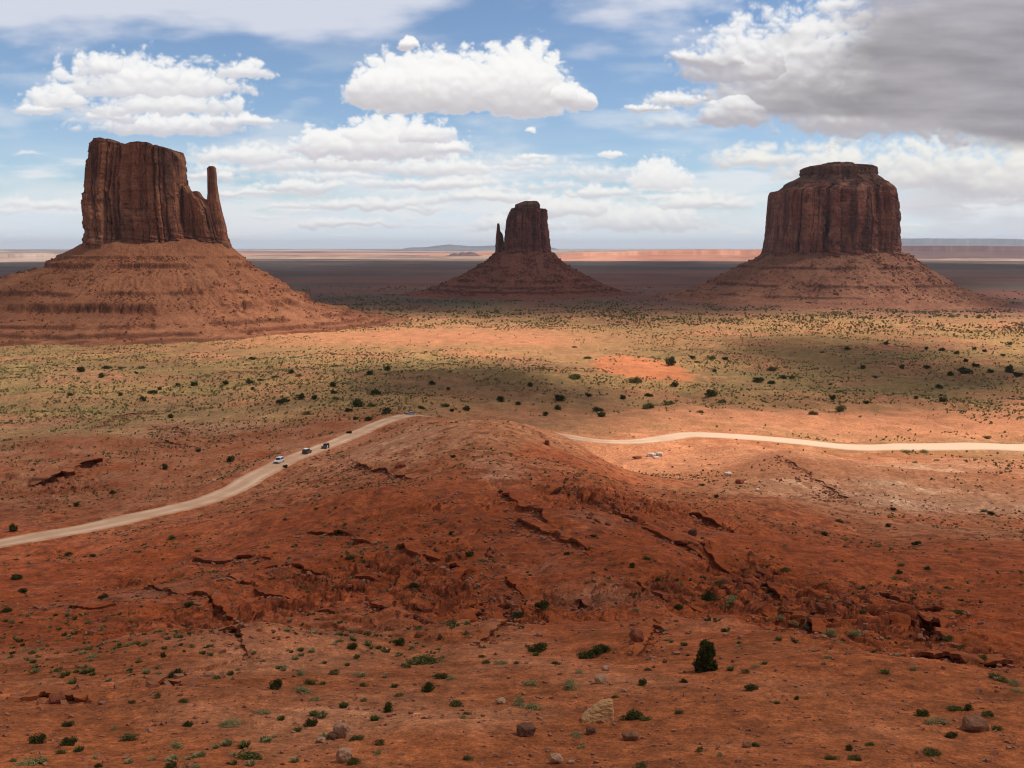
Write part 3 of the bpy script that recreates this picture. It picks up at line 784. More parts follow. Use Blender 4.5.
def tower(name, rows, Y, depth, mat, parent, seed, topprof=None, nth=620, nz=170, col=(8, 24), amp=5.0, expo=3.0, sink=14.0, rough=1.0, panels=None, basebed=0.12):
    """a rock tower: outline rows (picture row, left, right) at distance Y, fluted into columns with cracks and broken ledges"""
    rng = np.random.default_rng(seed)
    pyt, pyb = min(r[0] for r in rows), max(r[0] for r in rows)
    t = np.linspace(0, 1, nz)                                   # 0 base, 1 top
    py = pyb + (pyt - pyb) * t
    L, R_ = rows_interp(rows, py)
    # each edge of the outline is drawn by the corner that sticks out as seen from the road's viewpoint
    Yf, Yb = Y - .50 * depth, Y + .10 * depth
    xl, _, zl = at(L, py, Yf if L.mean() < 512 else Yb); xr, _, zr = at(R_, py, Yb if R_.mean() < 512 else Yf)
    zl = at(L, py, Yf)[2]
    z = zl.copy(); z[0] -= sink
    cx = (xl + xr) / 2; hw = (xr - xl) / 2
    th = np.linspace(0, 2 * np.pi, nth, endpoint=False) + math.pi / 2     # starts at the back
    ct, st = np.cos(th), np.sin(th)
    ex = 2.0 / expo
    px_, py_ = np.sign(ct) * np.abs(ct) ** ex, np.sign(st) * np.abs(st) ** ex
    iw = int(np.argmax(hw)); col_x = lambda q: xl[iw] + (q - L[iw]) / (R_[iw] - L[iw]) * (xr[iw] - xl[iw])
    hwm = hw.max(); hd = depth * (0.35 + .65 * hw / hwm)
    # arc length round the block
    ax_, ay_ = px_ * hwm, py_ * depth
    arc = np.concatenate([[0], np.cumsum(np.hypot(np.diff(ax_), np.diff(ay_)))]); per = arc[-1] + math.hypot(ax_[0] - ax_[-1], ay_[0] - ay_[-1])
    nx_, ny_ = np.gradient(ay_), -np.gradient(ax_); nn = np.hypot(nx_, ny_) + 1e-6; nx_, ny_ = nx_ / nn, ny_ / nn
    sgn = np.sign((nx_ * ax_ + ny_ * ay_)); nx_, ny_ = nx_ * sgn, ny_ * sgn
    H = z[-1] - z[0]
    A = arc[None, :] + 0 * z[:, None]; Zg = z[:, None] + 0 * A; T = t[:, None] + 0 * A
    D = np.zeros_like(A)
    # broad panels first, then columns in part of them, wandering a little with height
    if panels:
        pe = col_x(np.array([q[0] for q in panels], float)) - cx.mean(); po = np.array([q[1] for q in panels], float)
        xx = (px_ * hwm)[None, :] + 1.8 * fbm(A / 14, Zg / 22, 4, seed + 2)
        k = np.clip(np.searchsorted(pe, xx, side='right') - 1, 0, len(po) - 1)
        front = sst(.05, -.25, py_)[None, :]
        D += po[k] * front * (1 + .35 * pn(Zg / 25, k * 7.3, seed + 3))
        near_edge = np.min(np.abs(xx[..., None] - pe[None, None, 1:]), -1)
        D -= front * 3.0 * np.exp(-(near_edge / 1.1) ** 2) * (.4 + 1.2 * np.clip(pn(Zg / 18, k * 3.1, seed + 4) + .4, 0, 1))
    for gen, (lo, hi, am) in enumerate(((col[0] * 1.8, col[1] * 2.0, amp), (col[0] * .55, col[1] * .6, amp * .42))):
        edges = [0.0]
        while edges[-1] < per: edges.append(edges[-1] + lo * .7 + (hi - lo * .7) * rng.random() ** 2.2 * 1.7)
        edges = np.array(edges) * per / edges[-1]
        nce = len(edges) - 1
        wob = A + (4.0 if gen == 0 else 2.6) * fbm(A / 20, Zg / 34, 4, seed + 5 + gen)
        wob = np.clip(wob, 0, per - 1e-3)
        k = np.clip(np.searchsorted(edges, wob, side='right') - 1, 0, nce - 1)
        u = (wob - edges[k]) / (edges[k + 1] - edges[k]) * 2 - 1
        off = rng.normal(0, .6, nce)[k]; bul = rng.uniform(.3, 1.0, nce)[k]
        trunc = rng.uniform(.12, 1.6, nce)[k]; drop = rng.uniform(.4, 1.5, nce)[k]
        part = 1.0 if gen == 0 else sst(-.12, .12, pn(A / 38, Zg / 60, seed + 14))
        D += am * part * (bul * (1 - np.abs(u) ** 6) * .6 - .45 + off * .9)
        depthc = (.05 + 1.1 * rng.random(nce)[k] ** 2) * sst(-.25, .2, pn(k * 5.1, Zg / 28, seed + 15))
        crack = np.exp(-((1 - np.abs(u)) * (edges[k + 1] - edges[k]) / 2 / (1.6 if gen == 0 else .9)) ** 2)
        D -= am * part * depthc * crack * sst(.02, .12, T)
        brk = T + .05 * pn(A / 9, Zg / 30, seed + 9) + .03 * np.sign(pn(A / 4, 0 * A, seed + 10))
        D -= am * part * drop * sst(trunc - .012, trunc + .02, brk) * (1.0 if gen == 0 else .7)
    # hollows and fallen slabs
    hol = fbm(A / 26, Zg / 30, 4, seed + 16)
    D -= amp * .55 * sst(.16, .24, hol) - amp * .35 * sst(-.2, -.28, hol)
    # joints, spalls and bedding
    D += rough * (1.9 * fbm(A / 12, Zg / 18, 5, seed + 20) + .9 * fbm(A / 3.5, Zg / 4.5, 4, seed + 21))
    f1, f2, cid = cells(A / 8, Zg / 12, seed + 23)
    D += rough * (((cid >> 4) & 255) / 255.0 - .5) * 2.6
    bed = fbm(Zg / 4.5 + .03 * A, A / 90, 3, seed + 25)
    D += rough * np.sign(bed) * np.minimum(np.abs(bed) * 3, 1) * (.45 + 1.5 * sst(basebed * 1.6, basebed * .7, T) + .9 * sst(.9, .97, T))
    D += 3.2 * sst(basebed * 1.5, 0, T) * (1 + .6 * pn(A / 12, 0 * A, seed + 27))
    env = 1 - .45 * sst(.55, 1.0, np.abs(px_))[None, :]                      # keep the outline close to its rows
    D += amp * .9 * fbm(A / 45, Zg / 140, 3, seed + 35)
    D = (D - np.quantile(D, .88)) * env
    sc = np.clip(hw / hwm, .25, 1)[:, None]
    X = cx[:, None] + px_[None, :] * hw[:, None] + nx_[None, :] * D * sc
    Yy = Y + py_[None, :] * hd[:, None] + ny_[None, :] * D * sc
    Z = Zg + .8 * fbm(A / 8, Zg / 8, 2, seed + 28) * sst(0, .05, T)
    if topprof is not None:                                                  # uneven summit
        tx, tz = np.array([[float(v) for v in (at(a, b, Y)[0], at(a, b, Y)[2])] for a, b in topprof]).T
        tx = col_x(np.array([q[0] for q in topprof], float))
        lim = np.interp(X, tx, tz) + 1.2 * fbm(X / 9, Yy / 9, 4, seed + 30) + .8 * np.sign(pn(X / 14, Yy / 14, seed + 33))
        over_ = np.clip(Z - lim, 0, None)
        Z = np.where(over_ > 0, lim - .02 * over_, Z)
    V = [np.stack([X, Yy, Z], -1)]
    # summit: rings drawn in to the middle
    cxx, cyy = X[-1].mean(), Yy[-1].mean()
    nring = 22
    for s in np.linspace(1, 0.02, nring)[1:]:
        xr_ = cxx + (X[-1] - cxx) * s; yr_ = cyy + (Yy[-1] - cyy) * s
        if topprof is not None:
            zr_ = np.interp(xr_, tx, tz) + 1.2 * fbm(xr_ / 9, yr_ / 9, 4, seed + 30) + .8 * np.sign(pn(xr_ / 14, yr_ / 14, seed + 33))
        else:
            zr_ = Z[-1] * s + Z[-1].mean() * (1 - s) + 1.2 * fbm(xr_ / 7, yr_ / 7, 4, seed + 31) * (1 - s)
        V.append(np.stack([xr_, yr_, zr_], -1)[None])
    V = np.concatenate(V, 0); nr = V.shape[0]
    Vf = V.reshape(-1, 3); F = grid_faces(nr, nth, True)
    Vf = np.vstack([Vf, [[cxx, cyy, V[-1, :, 2].mean()]]])
    last = (nr - 1) * nth; j = np.arange(nth)
    fan = np.stack([last + j, last + (j + 1) % nth, np.full(nth, len(Vf) - 1)], 1)
    return mesh_np(name, Vf, [F, fan], mat, parent, smooth=False)

def talus_material(name, a, b, band, green):
    n = NT(name); p = n.pos()
    big = n.noise(.012, 6, .6, p); mid = n.noise(.10, 5, .65, p); fine = n.noise(.55, 4, .7, p)
    bed = n.noise(.22, 3, .5, n.vscale(p, (.02, .02, 1)))
    c = n.mix(n.rng(big, .35, .65), a, b)
    c = n.mix(n.math('MULTIPLY', n.rng(bed, .52, .62), .22), c, band)
    c = n.mix(n.math('MULTIPLY', n.rng(mid, .52, .68), .30), c, green)
    c = n.mix(n.math('MULTIPLY', n.rng(n.noise(.035, 6, .7, n.vscale(p, (1, 1, .5)), .6), .5, .62), .35), c, band)
    v = n.n('ShaderNodeTexVoronoi', ins={'Vector': p, 'Scale': .30})
    blocks = n.math('MULTIPLY', n.rng(v.outputs['Distance'], .18, .34, 1, 0), n.rng(n.noise(.045, 4, .7, p), .42, .58))
    c = n.mix(n.math('MULTIPLY', blocks, .6), c, tuple(min(1, t * 1.7) for t in a))
    c = n.scale_col(c, n.math('MULTIPLY', n.rng(fine, .25, .75, .75, 1.25), n.rng(mid, .3, .7, .86, 1.14)))
    h = n.math('ADD', n.math('MULTIPLY', mid, 1.4), n.math('ADD', n.math('MULTIPLY', fine, .5), n.math('MULTIPLY', blocks, .8)))
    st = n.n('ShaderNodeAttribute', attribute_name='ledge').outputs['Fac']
    c = n.mix(n.math('MULTIPLY', st, .9), c, tuple(t * .55 for t in band))  # dark lines painted along the ledges for the shade beneath them
    return n.bsdf(c, .95, h, .8, 2.0, .1)

def talus(name, cxp, Y, half_w, half_d, prof, ledges, mat, parent, seed, stretch, nth=760, nr=300, reach=420, ytop=None):
    """debris apron round a tower: height falls with distance from the tower's foot; beds of harder rock stand out as ledges"""
    cx = float(at(cxp, 260, Y)[0])
    th = np.linspace(0, 2 * np.pi, nth, endpoint=False) + math.pi / 2
    q = np.linspace(0, 1, nr)
    dist = np.concatenate([np.linspace(-min(half_w, half_d) * .9, 0, 14)[:-1], reach * q ** 1.25])
    ct, st = np.cos(th), np.sin(th)
    r0 = 1 / np.sqrt((ct / half_w) ** 2 + (st / half_d) ** 2)
    r0 = r0 * (1 + .12 * np.abs(np.sin(2 * th)))
    sx_ = np.where(ct > 0, stretch[1], stretch[0]); sy_ = np.where(st > 0, 1.1, stretch[2])
    k = 1 / np.sqrt((ct / sx_) ** 2 + (st / sy_) ** 2)
    Rr = r0[None, :] + np.where(dist[:, None] > 0, dist[:, None] * k[None, :], dist[:, None] * r0[None, :] / min(half_w, half_d))
    X = cx + Rr * ct; Yy = Y + Rr * st
    px_, pz_ = np.array(prof, float).T
    Dn = dist[:, None] + 9 * fbm(X / 60, Yy / 60, 4, seed) * sst(0, 40, dist)[:, None]
    z = np.interp(Dn, px_, pz_) + np.clip(-dist, 0, 30)[:, None] * .3
    a = th[None, :] * 110 + 0 * z
    rill = ridged(a / 13 + .5 * fbm(X / 30, Yy / 30, 3, seed + 2), Rr / 190, 4, seed + 1)
    z = z + (rill - .7) * 3.0 * sst(5, 60, Dn) * sst(330, 120, Dn)
    z = z + 2.6 * fbm(X / 24, Yy / 24, 5, seed + 3) + 1.2 * fbm(X / 5, Yy / 5, 3, seed + 4)
    led = np.zeros_like(z)
    led_w = 1.0
    for lv, h, w0, cover in ledges:
        h = h * .85; w0 = w0 * 1.5
        nz_ = fbm(a / 34, 0 * a + lv, 4, seed + 40 + int(abs(lv)))
        hh = h * sst(cover - .22, cover + .12, nz_ * .9 + .25 + .2 * pn(a / 4, 0 * a, seed + 60))
        lvz = lv + 1.6 * fbm(X / 45, Yy / 45, 3, seed + 50)
        ww = .8
        up = sst(lvz - ww, lvz + ww, z); lo = sst(lvz - w0 * 1.4, lvz + .3, z); hi = sst(lvz, lvz + w0, z)
        z2 = z + hh * (up - .5 * (lo + hi))
        led = np.maximum(led, np.exp(-((z - lvz) / .9) ** 2) * hh / h * min(1, h / 3))  # mask for the shade line painted at each ledge
        z = z2
    f1, f2, cid = cells(X / 5.5, Yy / 5.5, seed + 70)
    rub = sst(.05, .4, fbm(X / 50, Yy / 50, 4, seed + 71) + .08) * sst(10, 40, Dn)
    z = z + np.clip(1 - f1 * 1.6, 0, 1) * (((cid >> 5) & 255) / 255.) ** 2.2 * 5.5 * rub
    gz = terrain_z(X, Yy, detail=False)
    z = np.where(Dn > 150, np.where(z < gz, gz - 2.5 * sst(0, 4, gz - z), z), z)
    V = np.stack([X, Yy, z], -1).reshape(-1, 3)
    n1, n2 = z.shape
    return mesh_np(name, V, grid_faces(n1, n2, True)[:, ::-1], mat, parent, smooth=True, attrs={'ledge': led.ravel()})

def scree(tal, mat, parent, n, seed, smin, smax):
    """fallen blocks lying on a debris slope, one mesh"""
    rng = np.random.default_rng(seed); me = tal.data
    co = np.zeros(len(me.vertices) * 3, np.float32); me.vertices.foreach_get('co', co); co = co.reshape(-1, 3)
    ok = np.flatnonzero((co[:, 1] < np.median(co[:, 1]) + 40) & (co[:, 2] > -101) & (co[:, 2] < -12))
    d = np.clip(.35 + 1.6 * fbm(co[ok, 0] / 40, co[ok, 1] / 40, 4, seed), .03, 1)
    p = co[rng.choice(ok, n, p=d / d.sum())] + rng.normal(0, .6, (n, 3)) * [1, 1, 0]
    w = smin + (smax - smin) * rng.random(n) ** 5
    cube = np.array([(-1, -1, -1), (1, -1, -1), (1, 1, -1), (-1, 1, -1), (-1, -1, 1), (1, -1, 1), (1, 1, 1), (-1, 1, 1)], float)
    fc = np.array([(0, 3, 2, 1), (4, 5, 6, 7), (0, 1, 5, 4), (1, 2, 6, 5), (2, 3, 7, 6), (3, 0, 4, 7)])
    V = cube[None] * (1 - .5 * rng.random((n, 8, 3))) * (w * .5)[:, None, None] * rng.uniform(.6, 1.1, (n, 1, 3)) + p[:, None, :] + np.array([0, 0, .12]) * w[:, None, None]
    o = mesh_np('scree', V.reshape(-1, 3), (fc[None] + 8 * np.arange(n)[:, None, None]).reshape(-1, 4), mat, smooth=False)
    o['kind'] = 'stuff'; under(parent, o)

def butte(label, cxp, Y):
    x, y, z = at(cxp, 247 + 105 * F_PX / Y, Y)
    e = empty('butte', (float(x), float(y), float(z)))
    return tag(e, label, 'butte', 'sandstone buttes standing on the plain')

def under(e, o):
    o.parent = e; o.matrix_parent_inverse = Matrix.Translation(-Vector(e.location)); return o

# --- left butte
bw = butte('broad red butte at left with a thin rock spire on its right shoulder', 155, 1300)
YW = 1300
o = tower('cliff', [(137, 90, 180), (146, 87.5, 183), (160, 84.5, 184.5), (180, 82.5, 185.5), (205, 82.5, 188), (225, 85, 190), (238, 86, 192), (246, 85.5, 194)], YW, 46, M_CLIFF_W, None, 210,
          topprof=[(70, 160), (84, 157), (88, 152), (93, 147), (99, 144.5), (104, 141.5), (112, 141), (118, 142.5), (124, 146), (134, 147), (140, 145), (150, 144.5), (160, 145.5), (168, 148), (175, 150), (181, 152), (185, 158), (190, 166)], amp=5.0, col=(9, 24), expo=4.2, nth=860, nz=190,
          panels=[(70, 2), (86, 4), (94, 6), (105, 4), (113, -6), (118, -2), (122, -6), (128, -1), (137, -5), (140, 2.5), (152, 1), (160, 3), (170, 1), (176, -2), (182, 0)])
under(bw, o)
o = tower('cap_rock', [(138.5, 104, 112), (141, 100, 119), (144, 99, 121), (147, 98, 122)], YW + 4, 18, M_CAP, None, 215, nth=160, nz=24, amp=1.2, col=(4, 9), sink=2, rough=.6)
under(bw, o)
o = tower('shoulder', [(184, 180, 190), (189, 180, 192), (191, 180, 199), (196, 180, 203), (200, 180, 209), (209, 180, 216), (224, 180, 220), (236, 180, 224), (246, 180, 228)], YW + 2, 30, M_CLIFF_W, None, 222,
          topprof=[(178, 184), (186, 186), (189, 191), (190.5, 195), (193, 193), (196, 191), (198.5, 192), (201, 197), (204, 199), (208, 201), (213, 204), (222, 212)], nth=420, nz=130, amp=4.0, col=(6, 15), basebed=.16)
under(bw, o)
o = tower('spire', [(166, 208, 214.5), (168, 206.2, 216), (175, 206.2, 216.6), (180, 206.4, 216.8), (190, 206.6, 217.8), (200, 206.4, 219.4), (207, 206, 221), (216, 205, 223), (228, 205, 226), (236, 205, 227.5), (247, 205, 230)], YW - 4, 10, M_CLIFF_W, None, 231,
          nth=240, nz=150, amp=1.3, col=(4, 9), rough=.5, basebed=.12, expo=4.5)
under(bw, o)
M_TAL_W = talus_material('red_debris_slope', (.335, .132, .064), (.275, .098, .046), (.19, .062, .032), (.215, .13, .062))
o = talus('debris_slope', 156, YW, 98, 48, [(-40, 8), (0, 3), (30, -27), (60, -46), (99, -72), (115, -77.5), (154, -89), (190, -98), (230, -105), (300, -110), (420, -116)],
          [(-13, 3, 3, .32), (-24, 6, 5, .12), (-57, 5, 5, .22), (-72, 11, 8, .24), (-89, 4, 4.5, .08), (-96, 4, 4.5, .05), (-101, 3, 3, .1)], M_TAL_W, None, 240, (1.75, 1.02, 1.28))
under(bw, o); scree(o, M_TAL_W, bw, 6000, 901, .8, 4.2)

# --- middle butte
YE = 2200
be = butte('small distant butte in shadow with a thumb of rock on its left side', 527, YE)
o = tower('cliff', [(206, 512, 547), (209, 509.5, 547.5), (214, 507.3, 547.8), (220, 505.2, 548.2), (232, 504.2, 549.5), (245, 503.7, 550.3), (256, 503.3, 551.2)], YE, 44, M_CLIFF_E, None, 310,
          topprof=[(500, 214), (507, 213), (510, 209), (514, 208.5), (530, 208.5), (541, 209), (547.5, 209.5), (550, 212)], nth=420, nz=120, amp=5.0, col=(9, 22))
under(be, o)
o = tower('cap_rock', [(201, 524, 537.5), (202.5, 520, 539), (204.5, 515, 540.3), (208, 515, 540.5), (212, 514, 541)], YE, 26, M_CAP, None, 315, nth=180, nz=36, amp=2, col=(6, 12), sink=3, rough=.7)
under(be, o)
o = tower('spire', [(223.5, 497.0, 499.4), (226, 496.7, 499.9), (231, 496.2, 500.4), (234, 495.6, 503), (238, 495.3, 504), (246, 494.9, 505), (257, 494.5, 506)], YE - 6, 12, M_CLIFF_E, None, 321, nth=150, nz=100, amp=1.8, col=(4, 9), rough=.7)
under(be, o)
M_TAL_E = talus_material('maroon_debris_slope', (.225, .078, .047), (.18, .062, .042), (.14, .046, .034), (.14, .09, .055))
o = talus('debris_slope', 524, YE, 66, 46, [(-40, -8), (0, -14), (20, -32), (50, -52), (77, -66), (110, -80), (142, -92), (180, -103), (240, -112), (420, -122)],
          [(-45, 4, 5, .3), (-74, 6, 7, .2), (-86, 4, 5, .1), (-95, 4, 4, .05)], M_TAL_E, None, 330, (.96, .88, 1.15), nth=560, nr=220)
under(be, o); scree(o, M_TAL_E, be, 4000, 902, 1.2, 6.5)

# --- right butte
YM = 2000
bm_ = butte('massive flat topped butte at right with a slab of cap rock', 834, YM)
o = tower('cliff', [(183, 790, 893), (186.5, 783, 898), (190, 773, 899.5), (193, 771.3, 900), (200, 770.6, 901.3), (220, 769, 903), (240, 767, 903), (252, 765.5, 902.6), (262, 764.5, 902)], YM, 105, M_CLIFF_M, None, 410,
          topprof=[(760, 192), (771, 191.5), (780, 190.5), (783, 189.5), (790, 186), (810, 185), (870, 184.5), (890, 185.5), (897, 188), (903, 191)], nth=860, amp=5.5, col=(10, 26), expo=3.8, nz=190,
          panels=[(750, 0), (771, -6), (784, 3), (797, 1), (803, 5), (810, -6), (814, 6), (826, -6), (831, 0), (842, 3), (858, 4), (870, 0), (878, -4), (882, 2), (893, -3)])
under(bm_, o)
o = tower('cap_rock', [(163.6, 822, 858), (165, 806, 876), (167, 801.5, 880.5), (172, 801, 881), (173.2, 801, 881), (174, 802, 880), (177, 797.5, 884), (180, 791, 887), (182.5, 786.5, 892), (186, 784, 893.5), (190, 782, 895)], YM, 82, M_CAP, None, 420, nth=560, nz=90, amp=4.6, col=(8, 22), sink=6, rough=1.5, expo=3.4,
          topprof=[(780, 185), (788, 182), (797, 175), (801, 168), (806, 166.5), (818, 165.5), (826, 164), (850, 163.6), (858, 165.2), (876, 166), (880, 169), (884, 177), (893, 182), (897, 186)])
under(bm_, o)
M_TAL_M = talus_material('tan_red_debris_slope', (.33, .145, .080), (.24, .092, .055), (.17, .064, .042), (.19, .12, .062))
o = talus('debris_slope', 834, YM, 142, 104, [(-40, -6), (0, -15), (42, -38), (85, -60), (112, -74), (138, -85), (170, -95), (215, -105), (280, -113), (420, -122)],
          [(-41, 5, 5, .16), (-74, 5, 6, .22), (-92, 3, 3, .3)], M_TAL_M, None, 430, (.96, .72, 1.12), nth=700, nr=240)
under(bm_, o); scree(o, M_TAL_M, bm_, 4500, 903, 1.1, 5.5)

# ------------------------------------------------------------------ mesas and ranges along the horizon
def far_ridge(name, label, cat, prof, Y, base, depth, mat, seed, jag=.8, structure=False, cliff=.55):
    """long ridge: prof = (picture column, picture row of the rim); a debris foot, a cliff and a top running back"""
    cxs = np.linspace(prof[0][0], prof[-1][0], max(60, int((prof[-1][0] - prof[0][0]) * 2.5)))
    rim = np.interp(cxs, [p[0] for p in prof], [p[1] for p in prof])
    m = Y / F_PX
    x, _, z = at(cxs, rim, Y)
    z = z + jag * m * .7 * (fbm(cxs / 22, 0 * cxs, 5, seed) + .25 * np.round(3 * pn(cxs / 16, 0 * cxs, seed + 1)))
    z = np.maximum(z, base + .2 * m)
    inout = fbm(cxs / 26, 0 * cxs, 3, seed + 2) * depth * .10
    h = z - base; rows = []
    end = sst(0, .04, np.linspace(0, 1, len(cxs))) * sst(1, .96, np.linspace(0, 1, len(cxs)))
    for dy, hz, k in ((-1.0, -.08, 1), (-.55, .16, 1), (-.22, (1 - cliff), 1), (-.14, 1 - cliff + .08, 1), (-.10, .96, 1), (-.03, 1.0, .9), (.25, 1.0, .3), (.9, .9, 0), (1.0, -.1, 0)):
        rows.append(np.stack([x * (1 + (dy * depth) / Y), Y + dy * depth + inout * k, base + h * hz * np.where(hz > .1, end, 1)], 1))
    V = np.stack(rows, 0)
    # fill in between for slope detail
    o = mesh_np(name, V.reshape(-1, 3), grid_faces(len(rows), len(cxs)), mat, smooth=True)
    if structure: return tag(o, kind='structure')
    return tag(o, label, cat, 'mesas and ranges along the horizon')

def far_material(name, a, b, scale):
    n = NT(name); p = n.pos()
    c = n.mix(n.rng(n.noise(scale, 6, .65, n.vscale(p, (1, 1, 2))), .35, .65), a, b)
    c = n.mix(n.math('MULTIPLY', n.rng(n.noise(scale * 3, 4, .6, n.vscale(p, (.1, .1, 6))), .48, .6), .35), c, tuple(t * .6 for t in b))
    return n.bsdf(c, .95)

M_PINK = far_material('pink_mesa_rock', (.62, .29, .19), (.42, .17, .11), .0016)
M_WHITE = far_material('pale_mesa_rock', (.62, .46, .37), (.46, .30, .23), .0016)
M_PURP = far_material('dark_mesa_rock', (.17, .085, .075), (.12, .062, .06), .0016)
M_BLUE = far_material('blue_range_rock', (.15, .13, .13), (.11, .10, .11), .0006)
far_ridge('mesa', 'pale pinkish mesa at the far left edge behind the left butte', 'mesa', [(-200, 253), (-60, 254), (0, 254), (40, 253.4), (62, 254.2), (90, 258), (120, 262)], 8000, -114, 1200, M_WHITE, 501, jag=.15)
far_ridge('mesa', 'long low pink mesa on the horizon right of the left butte', 'mesa', [(225, 260), (260, 257.5), (300, 257.8), (330, 256), (372, 257), (420, 256.5), (450, 256.6)], 15000, -112, 2200, M_PINK, 502, jag=.9)
far_ridge('mesa', 'pink mesa strip behind the left foot of the middle butte', 'mesa', [(430, 256.5), (452, 255), (476, 252.6), (490, 252.4), (520, 253)], 13500, -112, 1400, M_PINK, 507)
far_ridge('mesa', 'dark jagged hill cluster on the horizon left of the middle butte', 'mesa', [(446, 257), (450, 254), (455, 252.6), (458, 254), (462, 252.2), (466, 253.2), (470, 252), (475, 252.8), (479, 255), (483, 257)], 12200, -112, 500, M_PURP, 503, jag=1.2)
far_ridge('mesa', 'long bright pink mesa between the middle butte and the right butte', 'mesa', [(545, 256), (575, 252.6), (610, 251.6), (640, 251.2), (660, 250.2), (690, 250), (730, 249.6), (770, 250.2), (830, 250)], 8600, -114, 1300, M_PINK, 504, jag=.6, cliff=.5)
far_ridge('mesa', 'long dark purple mesa on the horizon right of the right butte', 'mesa', [(860, 247), (900, 246), (940, 245.6), (1000, 246), (1024, 246.2), (1100, 247), (1250, 247), (1400, 249)], 11500, -112, 2600, M_PURP, 505, jag=.4)
far_ridge('mountain_range', 'faint blue mountain range behind the right butte and dark mesa', 'mountains', [(840, 245), (880, 240), (905, 238.2), (940, 238.4), (990, 238.6), (1024, 239.4), (1090, 242), (1180, 246)], 33000, -112, 4000, M_BLUE, 506, jag=.5)
far_ridge('mountain_range', 'faint blue range on the horizon between the left and middle buttes', 'mountains', [(400, 248), (425, 247), (450, 244.5), (470, 246), (500, 245.5), (530, 247), (560, 248)], 36000, -112, 3000, M_BLUE, 508, jag=.6)
